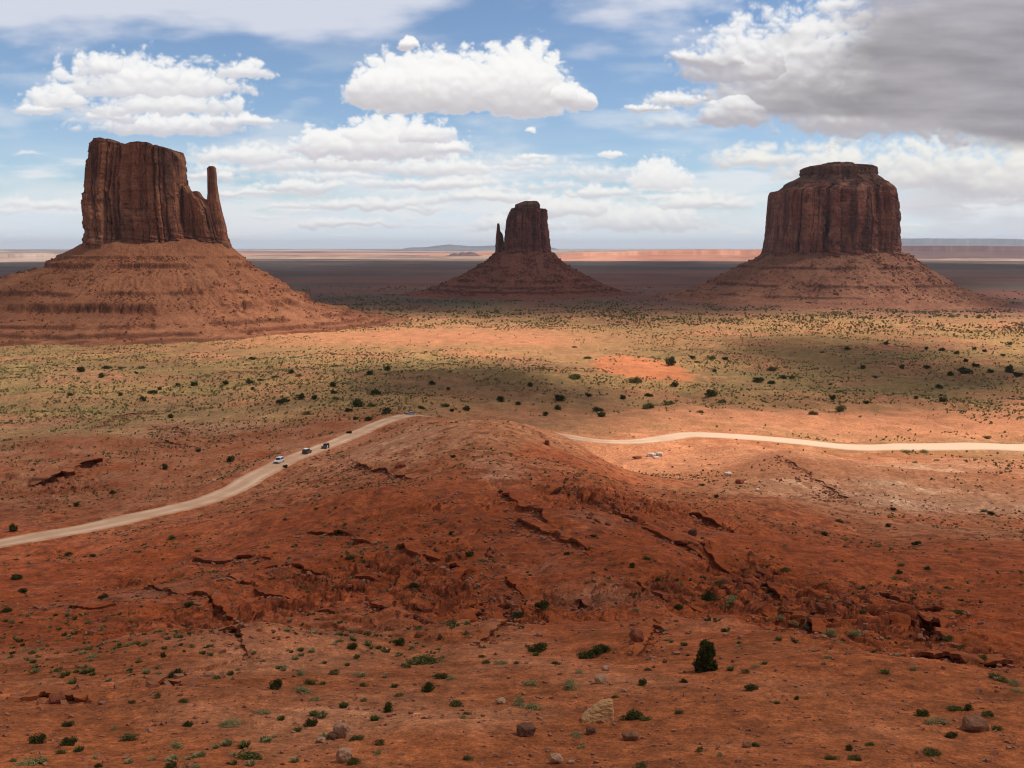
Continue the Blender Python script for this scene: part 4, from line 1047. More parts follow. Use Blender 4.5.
# ------------------------------------------------------------------ clouds overhead (above the frame): their shade lies on the plain and the foreground
CLOUD_ALT = 3000.0
def build_overhead_clouds():
    pts = []
    for px, py, t in [(0, 768, .30), (250, 768, .31), (512, 768, .30), (800, 768, .28), (1024, 768, .28), (0, 660, .18), (250, 650, .24), (512, 650, .26), (760, 660, .29), (1024, 640, .18), (250, 560, .18), (420, 560, .15), (600, 560, .15), (850, 580, .18),
                      (1024, 575, .26), (0, 580, .24), (0, 545, .32), (120, 522, .40), (0, 480, .30), (150, 490, .30), (300, 500, .26), (230, 480, .42), (420, 500, .24), (450, 460, .46), (490, 435, .5), (380, 455, .45), (560, 505, .16), (700, 530, .22), (700, 495, .45), (800, 520, .32), (850, 500, .42), (1000, 520, .38), (950, 490, .62),
                      (100, 430, .36), (250, 420, .36), (330, 440, .45), (430, 420, .50), (420, 440, .45), (540, 430, .7), (560, 446, .68), (600, 466, .72), (635, 486, .55), (500, 424, .6), (450, 438, .58), (515, 452, .48), (575, 474, .4), (602, 452, .92), (640, 455, .97), (700, 470, .8), (800, 470, .72), (800, 455, .95), (900, 460, .95), (1000, 460, 1),
                      (600, 430, .75), (640, 432, 1), (740, 425, 1), (850, 425, 1), (1000, 430, 1), (20, 372, .92), (0, 400, .55), (150, 375, .7), (260, 375, .62), (250, 395, .5), (330, 390, .34), (370, 380, .16), (400, 371, .16), (450, 380, .06), (500, 374, .14), (530, 388, .10), (580, 397, .14), (530, 410, .14), (600, 405, .18), (470, 400, .10), (400, 395, .16),
                      (560, 372, .7), (620, 380, .8), (640, 366, 1), (690, 395, .40), (680, 375, .8), (760, 398, .42), (760, 380, .5), (830, 408, .40), (900, 395, .16), (960, 385, .08), (1010, 375, .10), (1000, 405, .7), (880, 370, .14), (830, 350, .12), (760, 345, .22), (900, 350, .18), (830, 380, .2), (1000, 352, .85),
                      (700, 330, .95), (760, 327, 1), (850, 326, 1), (950, 326, .95), (1010, 330, .95), (330, 345, 1), (400, 340, 1), (470, 340, 1.), (500, 350, 1), (440, 358, .95), (560, 340, .95), (630, 345, .9), (560, 328, .8), (640, 325, .6), (330, 362, .85), (400, 357, .95)]:
        X, Y, Z = hit(px, py)
        pts.append((X[0], Y[0], t))
    pts += [(-490, 1300, .30), (-560, 1290, .38), (-420, 1330, .24), (-330, 1250, .85), (-250, 1230, .95), (-700, 1250, .40), (-900, 1300, .35), (-480, 1130, .45), (-600, 1020, .35), (-450, 990, .35), (-350, 1100, .75), (-520, 930, .5), (-700, 950, .45), (-700, 1080, .42), (-380, 1180, .85), (-300, 1450, .2), (-500, 1550, .1),
            (-150, 1420, .75), (-60, 1350, .8), (-150, 1600, .06), (35, 1550, .12), (35, 2200, .12), (-200, 2100, .12), (300, 2200, .12), (35, 1850, .12), (200, 1600, .2), (330, 1500, .45), (330, 1800, .1),
            (680, 2050, .30), (800, 2050, .26), (560, 2050, .32), (660, 1830, .55), (740, 1800, .6), (560, 1800, .3), (850, 1850, .3), (950, 1800, .2), (680, 1640, .85), (800, 1600, .9), (500, 1600, .6), (950, 1600, .85), (1100, 1650, .5), (1150, 2050, .75), (1000, 2400, .1), (1100, 2000, .8), (1300, 2000, .8), (700, 2500, .05),
            (-2000, 2500, .12), (-700, 2500, .12), (0, 3000, .15), (800, 3500, .12), (2000, 3500, .15), (0, 5000, .15), (-2500, 5000, .15), (2500, 5000, .15), (-500, 6500, .2), (3500, 7000, .08), (1200, 6800, .1),
            (-600, 8200, .7), (600, 7200, .75), (1600, 7300, .8), (2300, 7000, .4), (1100, 8200, .9), (-5000, 8000, .9), (-600, 9500, .95), (900, 9500, .95), (-4000, 9500, 1.), (5000, 9500, .1), (3500, 11000, .2), (900, 12800, 1), (-1000, 12800, 1), (6000, 12800, .1)]
    Q = np.array(pts, float)
    f = _rbf((np.clip(np.arctan2(Q[:, 0], Q[:, 1]), -.8, .8) * 3.2, np.log(np.hypot(Q[:, 0], Q[:, 1]))), Q[:, 2], .04)
    phi = np.linspace(-.78, .78, 300)
    R = np.exp(np.linspace(math.log(12), math.log(9800), 420))
    PH, RR = np.meshgrid(phi, R)
    T = f(PH * 3.2, np.log(RR))
    T = np.clip(T, 0, 1) ** 1.1 + .075 * sst(700, 380, RR)
    X, Y = RR * np.sin(PH), RR * np.cos(PH)
    wob = fbm(X / 260, Y / 260, 5, 601) * sst(200, 900, RR) * (1 - sst(1500, 3000, RR)) + 1.5 * fbm(X / 1300, Y / 1300, 5, 605) * sst(1500, 3500, RR) + .5 * fbm(X / 70, Y / 70, 5, 602) * sst(60, 250, RR) * sst(3000, 900, RR) + .35 * fbm(X / 20, Y / 20, 4, 603) * sst(30, 80, RR) * sst(700, 300, RR)
    T = T + (1 - T) * np.clip(sst(8800, 9700, RR) + sst(2900, 4200, X + 1.0 * (RR - 7000)), 0, 1)
    mid = 4 * np.clip(T, 0, 1) * (1 - np.clip(T, 0, 1)) + .1
    T = np.clip(T + .26 * wob * mid, .02, 1.0)
    dens = 1 - np.sqrt(T)                                     # the light passes the top and the underside
    dens[T > .985] = 0
    sh = CLOUD_ALT / math.tan(SUN_EL); ox, oy = math.sin(SUN_AZ) * sh, math.cos(SUN_AZ) * sh
    edge = np.minimum.reduce([np.arange(420)[:, None] + 0 * T, np.arange(420)[::-1][:, None] + 0 * T, np.arange(300)[None, :] + 0 * T, np.arange(300)[::-1][None, :] + 0 * T])
    thick = 420 * (1 - T) * sst(0, 8, edge) + 2
    g = terrain_z(X, Y, detail=False); g = np.clip(g, -112, -20)
    hh = thick * (.6 + .5 * fbm(X / 300, Y / 300, 4, 604)); lean = hh / math.tan(SUN_EL)                  # top shifted along the sun so both layers' shadows line up
    top = np.stack([X + ox + math.sin(SUN_AZ) * lean, Y + oy + math.cos(SUN_AZ) * lean, CLOUD_ALT + g + hh], -1)
    bot = np.stack([X + ox, Y + oy, CLOUD_ALT + g - 12], -1)
    n1, n2 = T.shape; V = np.concatenate([top.reshape(-1, 3), bot.reshape(-1, 3)])
    F1 = grid_faces(n1, n2); F2 = F1[:, ::-1] + n1 * n2
    keep = dens.ravel()[F1].max(1) > 0
    n = NT('cloud_vapour')
    d = n.n('ShaderNodeAttribute', attribute_name='vapour').outputs['Fac']
    tr = n.n('ShaderNodeBsdfTransparent'); tl = n.n('ShaderNodeBsdfTranslucent', ins={'Color': (.93, .93, .93, 1)})
    df = n.n('ShaderNodeBsdfDiffuse', ins={'Color': (.93, .93, .93, 1)})
    m1 = n.n('ShaderNodeMixShader', ins={0: .86}); n.t.links.new(tl.outputs[0], m1.inputs[1]); n.t.links.new(df.outputs[0], m1.inputs[2])
    m2 = n.n('ShaderNodeMixShader'); n.put(m2.inputs[0], d); n.t.links.new(tr.outputs[0], m2.inputs[1]); n.t.links.new(m1.outputs[0], m2.inputs[2])
    n.t.links.new(m2.outputs[0], n.out.inputs[0])
    o = mesh_np('clouds', V, [F1[keep], F2[keep]], n.m, attrs={'vapour': np.concatenate([dens.ravel()] * 2)})
    tag(o, kind='structure')
build_overhead_clouds()

# ------------------------------------------------------------------ air
def build_haze():
    n = NT('desert_air')
    v = n.n('ShaderNodeVolumePrincipled')
    v.inputs['Color'].default_value = (.80, .87, 1.0, 1); v.inputs['Density'].default_value = HAZE
    v.inputs['Anisotropy'].default_value = 0.1
    n.t.links.new(v.outputs[0], n.out.inputs[1])
    s = 71000.0; z0, z1 = -190.0, 420.0
    V = [(x, y, z) for z in (z0, z1) for x, y in ((-s, -s), (s, -s), (s, s), (-s, s))]
    F = [(0, 3, 2, 1), (4, 5, 6, 7), (0, 1, 5, 4), (1, 2, 6, 5), (2, 3, 7, 6), (3, 0, 4, 7)]
    o = mesh_np('haze', V, np.array(F), n.m, smooth=False)
    tag(o, kind='stuff')
if HAZE > 0: build_haze()
# ------------------------------------------------------------------ naming one thing among many by what stands near it
LANDMARKS = [('the big pale boulder', 598, 712), ('the upright juniper tree', 705, 655), ('the two craggy rocks near the bottom', 341, 744), ('the bottom left corner', 0, 768), ('the bottom right corner', 1024, 768),
             ('the wide brown rock at lower right', 978, 726), ('the silver car', 279, 460), ('the blue car on the crest', 409, 413), ('the dark overhang at left', 68, 468), ('the bare sand mound', 638, 368),
             ('the foot of the left butte', 155, 345), ('the foot of the middle butte', 540, 310), ('the foot of the right butte', 830, 312), ('the pale rocks below the right-hand road', 657, 455), ('the right end of the road', 1024, 447),
             ('the left end of the road', 0, 545), ('the dark red boulder on the crest', 547, 443), ('the white streak on the ground', 918, 660), ('the jumble of red boulders', 425, 615), ('the left edge at mid height', 0, 640),
             ('the dark gully at right', 850, 608), ('the road bend at left', 225, 490), ('the right edge at mid height', 1024, 560), ('the black jeep', 335, 446), ('the hollow beyond the right-hand road', 880, 385), ('the dark brown boulder', 526, 734)]
ORD = ['nearest', 'second nearest', 'third nearest', 'fourth nearest', 'fifth nearest', 'sixth nearest', 'seventh nearest', 'eighth nearest', 'ninth nearest', 'tenth nearest', 'eleventh nearest', 'twelfth nearest', 'thirteenth nearest', 'fourteenth nearest']

def relate(px, py):
    d = [((px - x) ** 2 + (1.5 * (py - y)) ** 2, i) for i, (_, x, y) in enumerate(LANDMARKS)]
    dd, i = min(d); nm, x, y = LANDMARKS[i]
    dx, dy = px - x, 1.5 * (py - y)
    if 'corner' in nm: way = 'to'
    elif 'edge' in nm: way = 'above-right of' if False else 'to'
    elif abs(dx) > abs(dy): way = 'left of' if dx < 0 else 'right of'
    else: way = 'behind' if dy < 0 else 'in front of'
    return i, way, dd

def label_all(items, what):
    """items: [(object, px, py, adjective)]; each gets '<adj> <what>, <nth> <way> <landmark>'"""
    bins = {}
    for o, px, py, adj in items:
        i, way, dd = relate(px, py); bins.setdefault((i, way, adj), []).append((dd, o))
    for (i, way, adj), lst in bins.items():
        lst.sort(key=lambda t: t[0])
        for r, (_, o) in enumerate(lst):
            nm = LANDMARKS[i][0]
            if way == 'to': o['label'] = f'{adj} {what}, {ORD[min(r, 13)]} to {nm}'
            elif len(lst) == 1: o['label'] = f'the only {adj} {what} just {way} {nm}'
            else: o['label'] = f'{adj} {what}, {ORD[min(r, 13)]} one {way} {nm}'

# ------------------------------------------------------------------ plants
def leaf_material(name, a, b, trans=.25):
    n = NT(name)
    k = n.n('ShaderNodeAttribute', attribute_name='tone').outputs['Fac']
    c = n.mix(n.rng(k, 0, 1), a, b)
    c = n.scale_col(c, n.rng(n.noise(3.0, 3, .6, n.obj()), .3, .7, .75, 1.25))
    d = n.n('ShaderNodeBsdfDiffuse', ins={'Color': c}); t = n.n('ShaderNodeBsdfTranslucent', ins={'Color': c})
    m = n.n('ShaderNodeMixShader', ins={0: trans}); n.t.links.new(d.outputs[0], m.inputs[1]); n.t.links.new(t.outputs[0], m.inputs[2])
    n.t.links.new(m.outputs[0], n.out.inputs[0]); return n.m

M_JUN = leaf_material('juniper_leaves', (.032, .040, .013), (.115, .110, .034))
M_OLV = leaf_material('olive_bush_leaves', (.065, .068, .020), (.19, .17, .058))
M_SAGE = leaf_material('sage_leaves', (.19, .170, .065), (.42, .36, .17))
M_GRN = leaf_material('green_tuft_leaves', (.06, .075, .020), (.18, .175, .052))
M_BARK = NT('shaggy_bark').bsdf((.13, .085, .055), .95)

def leaves(rng, pts, out, size, tone):
    """one small bent quad per point"""
    n = len(pts)
    a = rng.normal(size=(n, 3)); a /= np.linalg.norm(a, axis=1)[:, None]
    b = rng.normal(size=(n, 3)) + out * .6; b -= a * (a * b).sum(1)[:, None]; b /= np.linalg.norm(b, axis=1)[:, None]
    s = (size * rng.uniform(.6, 1.4, n))[:, None]
    V = np.stack([pts - a * s * .6, pts - b * s * .2 + a * 0, pts + a * s * .6, pts + b * s * 1.3], 1).reshape(-1, 3)
    return V, np.arange(4 * n).reshape(n, 4), np.repeat(tone, 4)

def bush_mesh(seed, n, size, tall=.75, lumps=9, flat=1.0):
    rng = np.random.default_rng(seed)
    cen = []
    for k in range(lumps):
        a = rng.uniform(0, 2 * np.pi); r = .34 * rng.random() ** .6; h = rng.uniform(.14, .62) * tall
        cen.append((r * math.cos(a), r * math.sin(a) * flat, h, rng.uniform(.14, .25)))
    cen.append((0, 0, .3 * tall, .30)); cen = np.array(cen)
    k = rng.integers(0, len(cen), n)
    d = rng.normal(size=(n, 3)); d /= np.linalg.norm(d, axis=1)[:, None]
    rad = cen[k, 3] * rng.uniform(.55, 1.08, n)
    p = cen[k, :3] + d * rad[:, None]; p[:, 2] = np.abs(p[:, 2]) * .98 + .005
    tone = np.clip(rng.normal(.45, .25, n) + .25 * (rng.random(len(cen))[k] - .5), 0, 1)
    return leaves(rng, p, d, size, tone)

def tuft_mesh(seed, n, h=.6, w=.035, spread=.9):
    rng = np.random.default_rng(seed); V = []; F = []; T = []
    for k in range(n):
        a = rng.uniform(0, 2 * np.pi); r = .22 * math.sqrt(rng.random()); b = np.array([r * math.cos(a), r * math.sin(a), 0])
        lean = rng.uniform(.1, spread); L = h * rng.uniform(.6, 1.1)
        a2 = a + rng.normal(0, .5); dirv = np.array([math.cos(a2) * lean, math.sin(a2) * lean, 1.0]); dirv /= np.linalg.norm(dirv)
        side = np.array([-math.sin(a2 + rng.normal(0, .8)), math.cos(a2), 0]) * w * rng.uniform(.6, 1.5)
        m = b + dirv * L * .6; t = b + dirv * L + np.array([math.cos(a2), math.sin(a2), -.4]) * L * .15
        i = len(V); V += [b - side * .6, b + side * .6, m + side, m - side, t]; F.append((i, i + 1, i + 2, i + 3)); F.append((i + 3, i + 2, i + 4, i + 4))
        T += [np.clip(rng.normal(.5, .25), 0, 1)] * 5
    V = np.array(V); F = np.array(F); q = F[F[:, 2] != F[:, 3]]; tri = F[F[:, 2] == F[:, 3]][:, :3]
    return V, [q, tri], np.array(T)

def proto(name, vf, mat):
    V, F, T = vf
    return mesh_np(name, V, F, mat, smooth=False, attrs={'tone': T}, link=False).data

DARK_NEAR = [proto('bush', bush_mesh(900 + k, 1900, .040, .72 + .1 * (k % 2), 10), M_JUN) for k in range(4)]
DARK_FAR = [proto('bush', bush_mesh(920 + k, 420, .085, .70 + .08 * (k % 3), 8), M_JUN) for k in range(5)]
OLIVE = [proto('bush', bush_mesh(940 + k, 1100, .045, .62, 9), M_OLV) for k in range(3)]
SAGE = [proto('sagebrush', bush_mesh(960 + k, 1300, .034, .55, 9), M_SAGE) for k in range(4)]
M_STRAW = leaf_material('dry_straw_blades', (.20, .15, .06), (.42, .33, .17))
GREEN = [proto('shrub_tuft', tuft_mesh(980 + k, 90, .40, .045), M_GRN) for k in range(2)] + [proto('shrub_tuft', tuft_mesh(990 + k, 90, .38, .045), M_OLV) for k in range(2)] + [proto('shrub_tuft', tuft_mesh(995 + k, 110, .36, .035), M_SAGE) for k in range(2)] + [proto('shrub_tuft', tuft_mesh(1005 + k, 110, .40, .022, .7), M_STRAW) for k in range(2)]

# picture column, foot row, width in pixels; d dark, o olive, s pale sage
PLANTS_NEAR = [(4, 613, 12, 'd'), (21, 592, 9, 'd'), (101, 599, 10, 'd'), (188, 608, 10, 'd'), (175, 678, 19, 'd'), (66, 727, 12, 'd'), (36, 744, 18, 'd'), (66, 746, 15, 'd'), (56, 672, 10, 'o'), (97, 768, 8, 'd'), (128, 741, 17, 'o'), (187, 727, 9, 'd'),
    (27, 766, 24, 's'), (225, 728, 29, 's'), (175, 749, 19, 's'), (245, 760, 25, 'o'), (190, 769, 14, 's'), (113, 730, 9, 's'), (183, 703, 10, 'o'), (156, 699, 9, 'o'), (131, 704, 9, 'o'), (11, 762, 11, 'o'), (60, 754, 11, 'o'), (169, 769, 13, 'd'),
    (413, 591, 12, 'd'), (275, 690, 15, 'd'), (387, 713, 13, 'd'), (310, 727, 14, 'd'), (428, 692, 15, 'd'), (424, 665, 35, 'o'), (406, 668, 10, 'o'), (442, 679, 12, 'd'), (456, 707, 15, 'o'), (357, 741, 14, 'o'), (378, 746, 11, 'o'), (353, 765, 14, 'o'), (468, 761, 12, 'o'),
    (352, 650, 10, 'd'), (399, 646, 10, 'd'), (399, 656, 9, 'o'), (310, 685, 14, 'o'), (333, 675, 11, 'o'), (363, 687, 11, 'o'), (450, 626, 13, 'o'), (482, 658, 7, 'o'), (485, 664, 9, 'o'), (300, 694, 18, 's'), (312, 701, 11, 's'), (261, 715, 15, 's'), (299, 676, 15, 's'), (359, 676, 12, 's'),
    (453, 680, 13, 's'), (501, 665, 14, 's'), (378, 755, 10, 's'), (463, 719, 9, 's'), (467, 715, 9, 'o'), (398, 697, 9, 'o'), (538, 653, 20, 'd'), (541, 612, 14, 'd'), (518, 619, 12, 'd'), (634, 721, 26, 'd'), (646, 721, 14, 'o'), (588, 659, 22, 'd'), (601, 655, 20, 'd'), (709, 602, 15, 'd'), (679, 610, 9, 'd'),
    (557, 665, 11, 'o'), (643, 686, 11, 'd'), (684, 683, 9, 'd'), (752, 691, 12, 'd'), (746, 674, 10, 'o'), (756, 668, 13, 's'), (649, 671, 10, 'o'), (680, 714, 9, 'o'), (700, 752, 9, 'o'), (757, 747, 9, 'o'), (641, 769, 12, 'o'), (688, 656, 4, 'd'), (616, 698, 7, 'o'),
    (573, 691, 22, 's'), (530, 687, 18, 's'), (520, 707, 18, 's'), (532, 710, 17, 's'), (574, 737, 16, 's'), (582, 749, 10, 's'), (580, 674, 11, 's'), (636, 613, 9, 's'), (659, 626, 9, 's'), (731, 608, 18, 's'), (721, 757, 8, 's'),
    (961, 615, 23, 'o'), (953, 739, 13, 'd'), (935, 756, 17, 'o'), (855, 761, 14, 'o'), (833, 760, 12, 'o'), (850, 751, 9, 'd'), (870, 746, 9, 'o'), (778, 704, 7, 'o'), (797, 700, 6, 'd'), (989, 717, 14, 'o'), (999, 731, 13, 'o'), (958, 711, 14, 'o'), (970, 711, 12, 'd'), (997, 679, 14, 'o'), (1006, 683, 12, 'o'), (1018, 687, 16, 's'), (1021, 693, 12, 's'),
    (924, 717, 14, 'd'), (941, 726, 21, 's'), (951, 642, 11, 'o'), (964, 648, 10, 'o'), (910, 624, 9, 'o'), (864, 613, 10, 'o'), (832, 639, 17, 's'), (857, 642, 16, 's'), (780, 621, 12, 's'), (794, 628, 8, 's'), (808, 630, 9, 's'), (984, 664, 10, 'o')]
PLANTS_MID = [(68, 556, 8, 'd'), (15, 580, 13, 'd'), (22, 593, 9, 'd'), (92, 557, 7, 'd'), (170, 540, 10, 'o'), (197, 552, 8, 'o'), (11, 532, 11, 'd'), (75, 507, 7, 'd'), (164, 470, 8, 'd'), (112, 494, 8, 'd'), (229, 462, 9, 'd'), (198, 452, 7, 'd'), (336, 536, 8, 'd'), (361, 562, 9, 'o'), (351, 559, 10, 'o'),
    (451, 535, 7, 'd'), (470, 559, 13, 'd'), (453, 458, 6, 'd'), (285, 468, 6, 'd'), (702, 486, 6, 'd'), (717, 498, 6, 'd'), (594, 537, 7, 'd'), (571, 543, 8, 'o'), (648, 560, 8, 'o'), (567, 555, 6, 'd'), (633, 568, 7, 'd'), (658, 582, 7, 'd'), (720, 587, 10, 'o'), (704, 580, 10, 'o'), (985, 512, 8, 'o'), (992, 515, 8, 'd'), (918, 545, 11, 'd'),
    (889, 527, 7, 'd'), (894, 511, 6, 'd'), (841, 523, 9, 'o'), (825, 536, 8, 'd'), (900, 574, 7, 'd'), (929, 570, 7, 'd'), (902, 566, 7, 'o'), (786, 572, 10, 'o'), (948, 589, 6, 'o'), (988, 439, 10, 'o'), (925, 453, 10, 's'), (908, 453, 10, 's'), (915, 463, 7, 's'), (938, 461, 7, 's'), (285, 521, 6, 'o'), (316, 510, 6, 'o')]
PLANTS_FAR = [(80, 372, 9, 'd'), (106, 369, 8, 'd'), (121, 369, 8, 'o'), (100, 378, 7, 'd'), (136, 374, 5, 'd'), (140, 369, 7, 'o'), (142, 401, 7, 'd'), (152, 394, 9, 'd'), (159, 390, 5, 'd'), (177, 387, 7, 'd'), (193, 386, 10, 'd'), (170, 418, 7, 'd'), (120, 396, 6, 'd'), (69, 396, 7, 'd'), (252, 360, 8, 'd'), (225, 385, 8, 'd'), (249, 384, 8, 'd'), (261, 381, 7, 'o'), (275, 378, 8, 'o'), (291, 374, 7, 'd'), (298, 377, 7, 'o'), (335, 367, 8, 'o'),
    (278, 404, 10, 'd'), (284, 403, 10, 'd'), (301, 400, 9, 'd'), (314, 400, 8, 'd'), (305, 415, 9, 'o'), (332, 387, 7, 'd'), (333, 394, 7, 'd'), (336, 400, 8, 'o'), (348, 412, 10, 'd'), (357, 407, 13, 'd'), (369, 375, 7, 'd'), (375, 395, 12, 'd'), (387, 371, 7, 'd'), (355, 420, 8, 'd'), (368, 421, 9, 'd'), (387, 414, 10, 'd'), (372, 407, 9, 'o'), (252, 390, 5, 'd'), (349, 434, 6, 'd'),
    (432, 385, 7, 'd'), (448, 390, 5, 'd'), (444, 407, 9, 'o'), (467, 411, 9, 'd'), (452, 412, 6, 'd'), (421, 409, 6, 'd'), (500, 402, 9, 'd'), (518, 405, 7, 'd'), (530, 387, 7, 'd'), (560, 402, 14, 'd'), (558, 410, 8, 'd'), (574, 379, 13, 'o'), (541, 369, 6, 'o'), (588, 359, 8, 'o'), (589, 397, 7, 'd'), (598, 412, 9, 'd'), (546, 416, 6, 'd'), (575, 348, 6, 'o'),
    (672, 366, 13, 'd'), (693, 359, 6, 'd'), (698, 363, 6, 'o'), (712, 360, 9, 'o'), (726, 360, 7, 'd'), (675, 387, 8, 'd'), (623, 400, 9, 'd'), (649, 397, 8, 'd'), (648, 409, 12, 'o'), (669, 405, 11, 'o'), (711, 397, 13, 'd'), (700, 413, 9, 'o'), (774, 371, 11, 'o'), (760, 383, 12, 'd'), (772, 384, 8, 'd'), (784, 379, 7, 'd'), (793, 379, 8, 'o'), (715, 372, 5, 'd'), (635, 384, 13, 'o'), (602, 417, 9, 'd'), (722, 403, 8, 'o'),
    (823, 353, 6, 'o'), (848, 350, 6, 'd'), (864, 369, 6, 'd'), (903, 369, 7, 'd'), (887, 345, 5, 'd'), (927, 350, 5, 'd'), (943, 351, 6, 'd'), (958, 354, 6, 'd'), (975, 350, 5, 'd'), (966, 362, 6, 'd'), (977, 367, 8, 'd'), (967, 374, 13, 'd'), (951, 376, 7, 'd'), (992, 373, 7, 'd'), (1012, 373, 11, 'd'), (1020, 377, 10, 'd'), (940, 389, 7, 'd'), (917, 399, 5, 'd'), (945, 402, 9, 'd'),
    (834, 400, 9, 'd'), (867, 404, 6, 'd'), (831, 385, 4, 'd'), (1011, 345, 5, 'd'), (815, 415, 9, 'o'), (842, 412, 14, 'o'), (928, 369, 7, 'd'), (876, 378, 4, 'd'), (985, 352, 5, 'd'), (1004, 356, 5, 'd')]

ALLP = [(p, 'near') for p in PLANTS_NEAR] + [(p, 'mid') for p in PLANTS_MID] + [(p, 'far') for p in PLANTS_FAR]
_px = [p[0][0] for p in ALLP]; _py = [min(p[0][1], 772) for p in ALLP]
_hx, _hy, _hz = hit(_px, _py, terrain_z, n=700)
dark_items, olive_items, sage_items = [], [], []
for i, ((px, py, w, kind), zone) in enumerate(ALLP):
    f = _hy[i] * CP - _hz[i] * SP
    wm_ = w * f / F_PX * 1.12                                             # width in metres
    if kind == 's': me = SAGE[i % len(SAGE)]; nm, cat, grp = 'sagebrush', 'sagebrush', 'pale sagebrush clumps on the red ground'
    elif kind == 'o': me = OLIVE[i % 3] if zone == 'near' else DARK_FAR[i % 5]; nm, cat, grp = 'bush', 'bush', 'olive green bushes scattered over the ground'
    else: me = (DARK_NEAR[i % 4] if zone == 'near' else DARK_FAR[i % 5]); nm, cat, grp = 'bush', 'bush', 'dark juniper bushes scattered over the ground'
    if kind == 'o' and zone != 'near': me = OLIVE[i % 3]
    o = bpy.data.objects.new(nm, me); C.objects.link(o)
    o.location = (_hx[i], _hy[i] + wm_ * .3, float(terrain_z(_hx[i:i + 1], _hy[i:i + 1] + wm_ * .3)[0]) - .05 * wm_)
    hgt = random.uniform(.85, 1.15) * (1.05 if kind == 'd' else .85) * min(1, (19 / w) ** .8)
    sx_ = random.uniform(.85, 1.3)
    o.scale = (wm_ * sx_, wm_ * random.uniform(.7, 1.1), wm_ * hgt * random.uniform(.62, 1.0) / sx_ ** .5); o.rotation_euler = (0, 0, random.uniform(-.5, .5) + (math.pi if random.random() < .5 else 0))
    tag(o, None, cat, grp)
    (sage_items if kind == 's' else olive_items if kind == 'o' else dark_items).append((o, px, py, {'s': 'pale grey-green', 'o': 'olive green', 'd': 'dark green'}[kind]))
label_all(dark_items, 'bush'); label_all(olive_items, 'bush'); label_all(sage_items, 'sage clump')

# the upright juniper by the pale boulder
def build_juniper(px, py, h_px):
    X, Y, Z = hit(px, py, terrain_z); f = Y[0] * CP - Z[0] * SP; H = h_px * f / F_PX * 1.1
    e = tag(empty('juniper_tree', (X[0], Y[0], Z[0])), 'upright dark green juniper tree standing alone on bare brown ground', 'tree')
    rng = np.random.default_rng(77); pts = []; outs = []
    lump = [(.0, 0, .20, .22), (-.20, .05, .16, .19), (.22, 0, .18, .20), (.05, .1, .34, .22), (-.10, 0, .42, .20), (.12, -.05, .52, .19), (.20, .05, .58, .15), (-.06, 0, .62, .19), (.05, .05, .72, .17), (-.10, 0, .82, .13), (.14, 0, .76, .14), (-.02, 0, .88, .11), (-.27, -.05, .10, .13), (.30, .0, .10, .13)]
    for (a, b, c, r) in lump:
        n = int(5200 * r ** 1.6); d = rng.normal(size=(n, 3)); d /= np.linalg.norm(d, axis=1)[:, None]
        pts.append(np.array([a, b, c]) + d * (r * rng.uniform(.6, 1.1, n))[:, None]); outs.append(d)
    pts = np.concatenate(pts); outs = np.concatenate(outs); pts[:, 2] = np.abs(pts[:, 2]) + .015
    pts[:, :2] *= .86; keep_ = rng.random(len(pts)) < np.clip(.75 + 1.6 * fbm(pts[:, 0] * 6 + pts[:, 1] * 4, pts[:, 2] * 6, 3, 9), .15, 1); pts = pts[keep_]; outs = outs[keep_]
    V, F, T = leaves(rng, pts * H, outs, .045 * H, np.clip(rng.normal(.4, .25, len(pts)), 0, 1))
    mesh_np('crown', V, F, M_JUN, e, smooth=False, attrs={'tone': T})
    bm = bmesh.new(); prev = None
    for k in range(8):
        t = k / 7; r = H * (.045 * (1 - t) + .012); c = Vector((H * .03 * math.sin(t * 5), H * .02 * math.cos(t * 4), -.1 + t * H * .8))
        ring = [bm.verts.new(c + Vector((r * math.cos(a), r * math.sin(a), 0))) for a in [j * math.pi / 4 for j in range(8)]]
        if prev:
            for j in range(8): bm.faces.new((prev[j], prev[(j + 1) % 8], ring[(j + 1) % 8], ring[j]))
        prev = ring
    bm.faces.new(prev)
    me = bpy.data.meshes.new('trunk'); bm.to_mesh(me); bm.free(); me.materials.append(M_BARK)
    t = bpy.data.objects.new('trunk', me); C.objects.link(t); t.parent = e
build_juniper(705, 671, 30)

# ------------------------------------------------------------------ rocks
def stone_material(name, a, b, stain):
    n = NT(name); v = n.obj(); big = n.noise(1.3, 5, .6, v); fine = n.noise(7, 4, .65, v)
    c = n.mix(n.rng(big, .35, .65), a, b); c = n.mix(n.math('MULTIPLY', n.rng(n.noise(2.2, 4, .6, n.vscale(v, (1, 1, .4))), .55, .7), .6), c, stain)
    c = n.scale_col(c, n.rng(fine, .25, .75, .78, 1.22))
    return n.bsdf(c, .92, n.math('ADD', fine, n.math('MULTIPLY', big, 1.5)), .6, .12, .15)
M_PALE = stone_material('pale_sandstone', (.52, .285, .125), (.44, .215, .09), (.28, .125, .06))
M_BRN = stone_material('dark_brown_stone', (.115, .048, .028), (.17, .078, .046), (.06, .03, .02))
M_GRY = stone_material('grey_brown_stone', (.20, .085, .046), (.26, .12, .068), (.11, .05, .03))
M_RED = stone_material('red_stone', (.24, .070, .032), (.19, .052, .026), (.12, .036, .02))
M_BUFF = stone_material('buff_stone', (.42, .24, .14), (.34, .17, .10), (.22, .10, .06))
M_WHT = stone_material('whitish_stone', (.60, .49, .40), (.52, .38, .29), (.36, .24, .17))

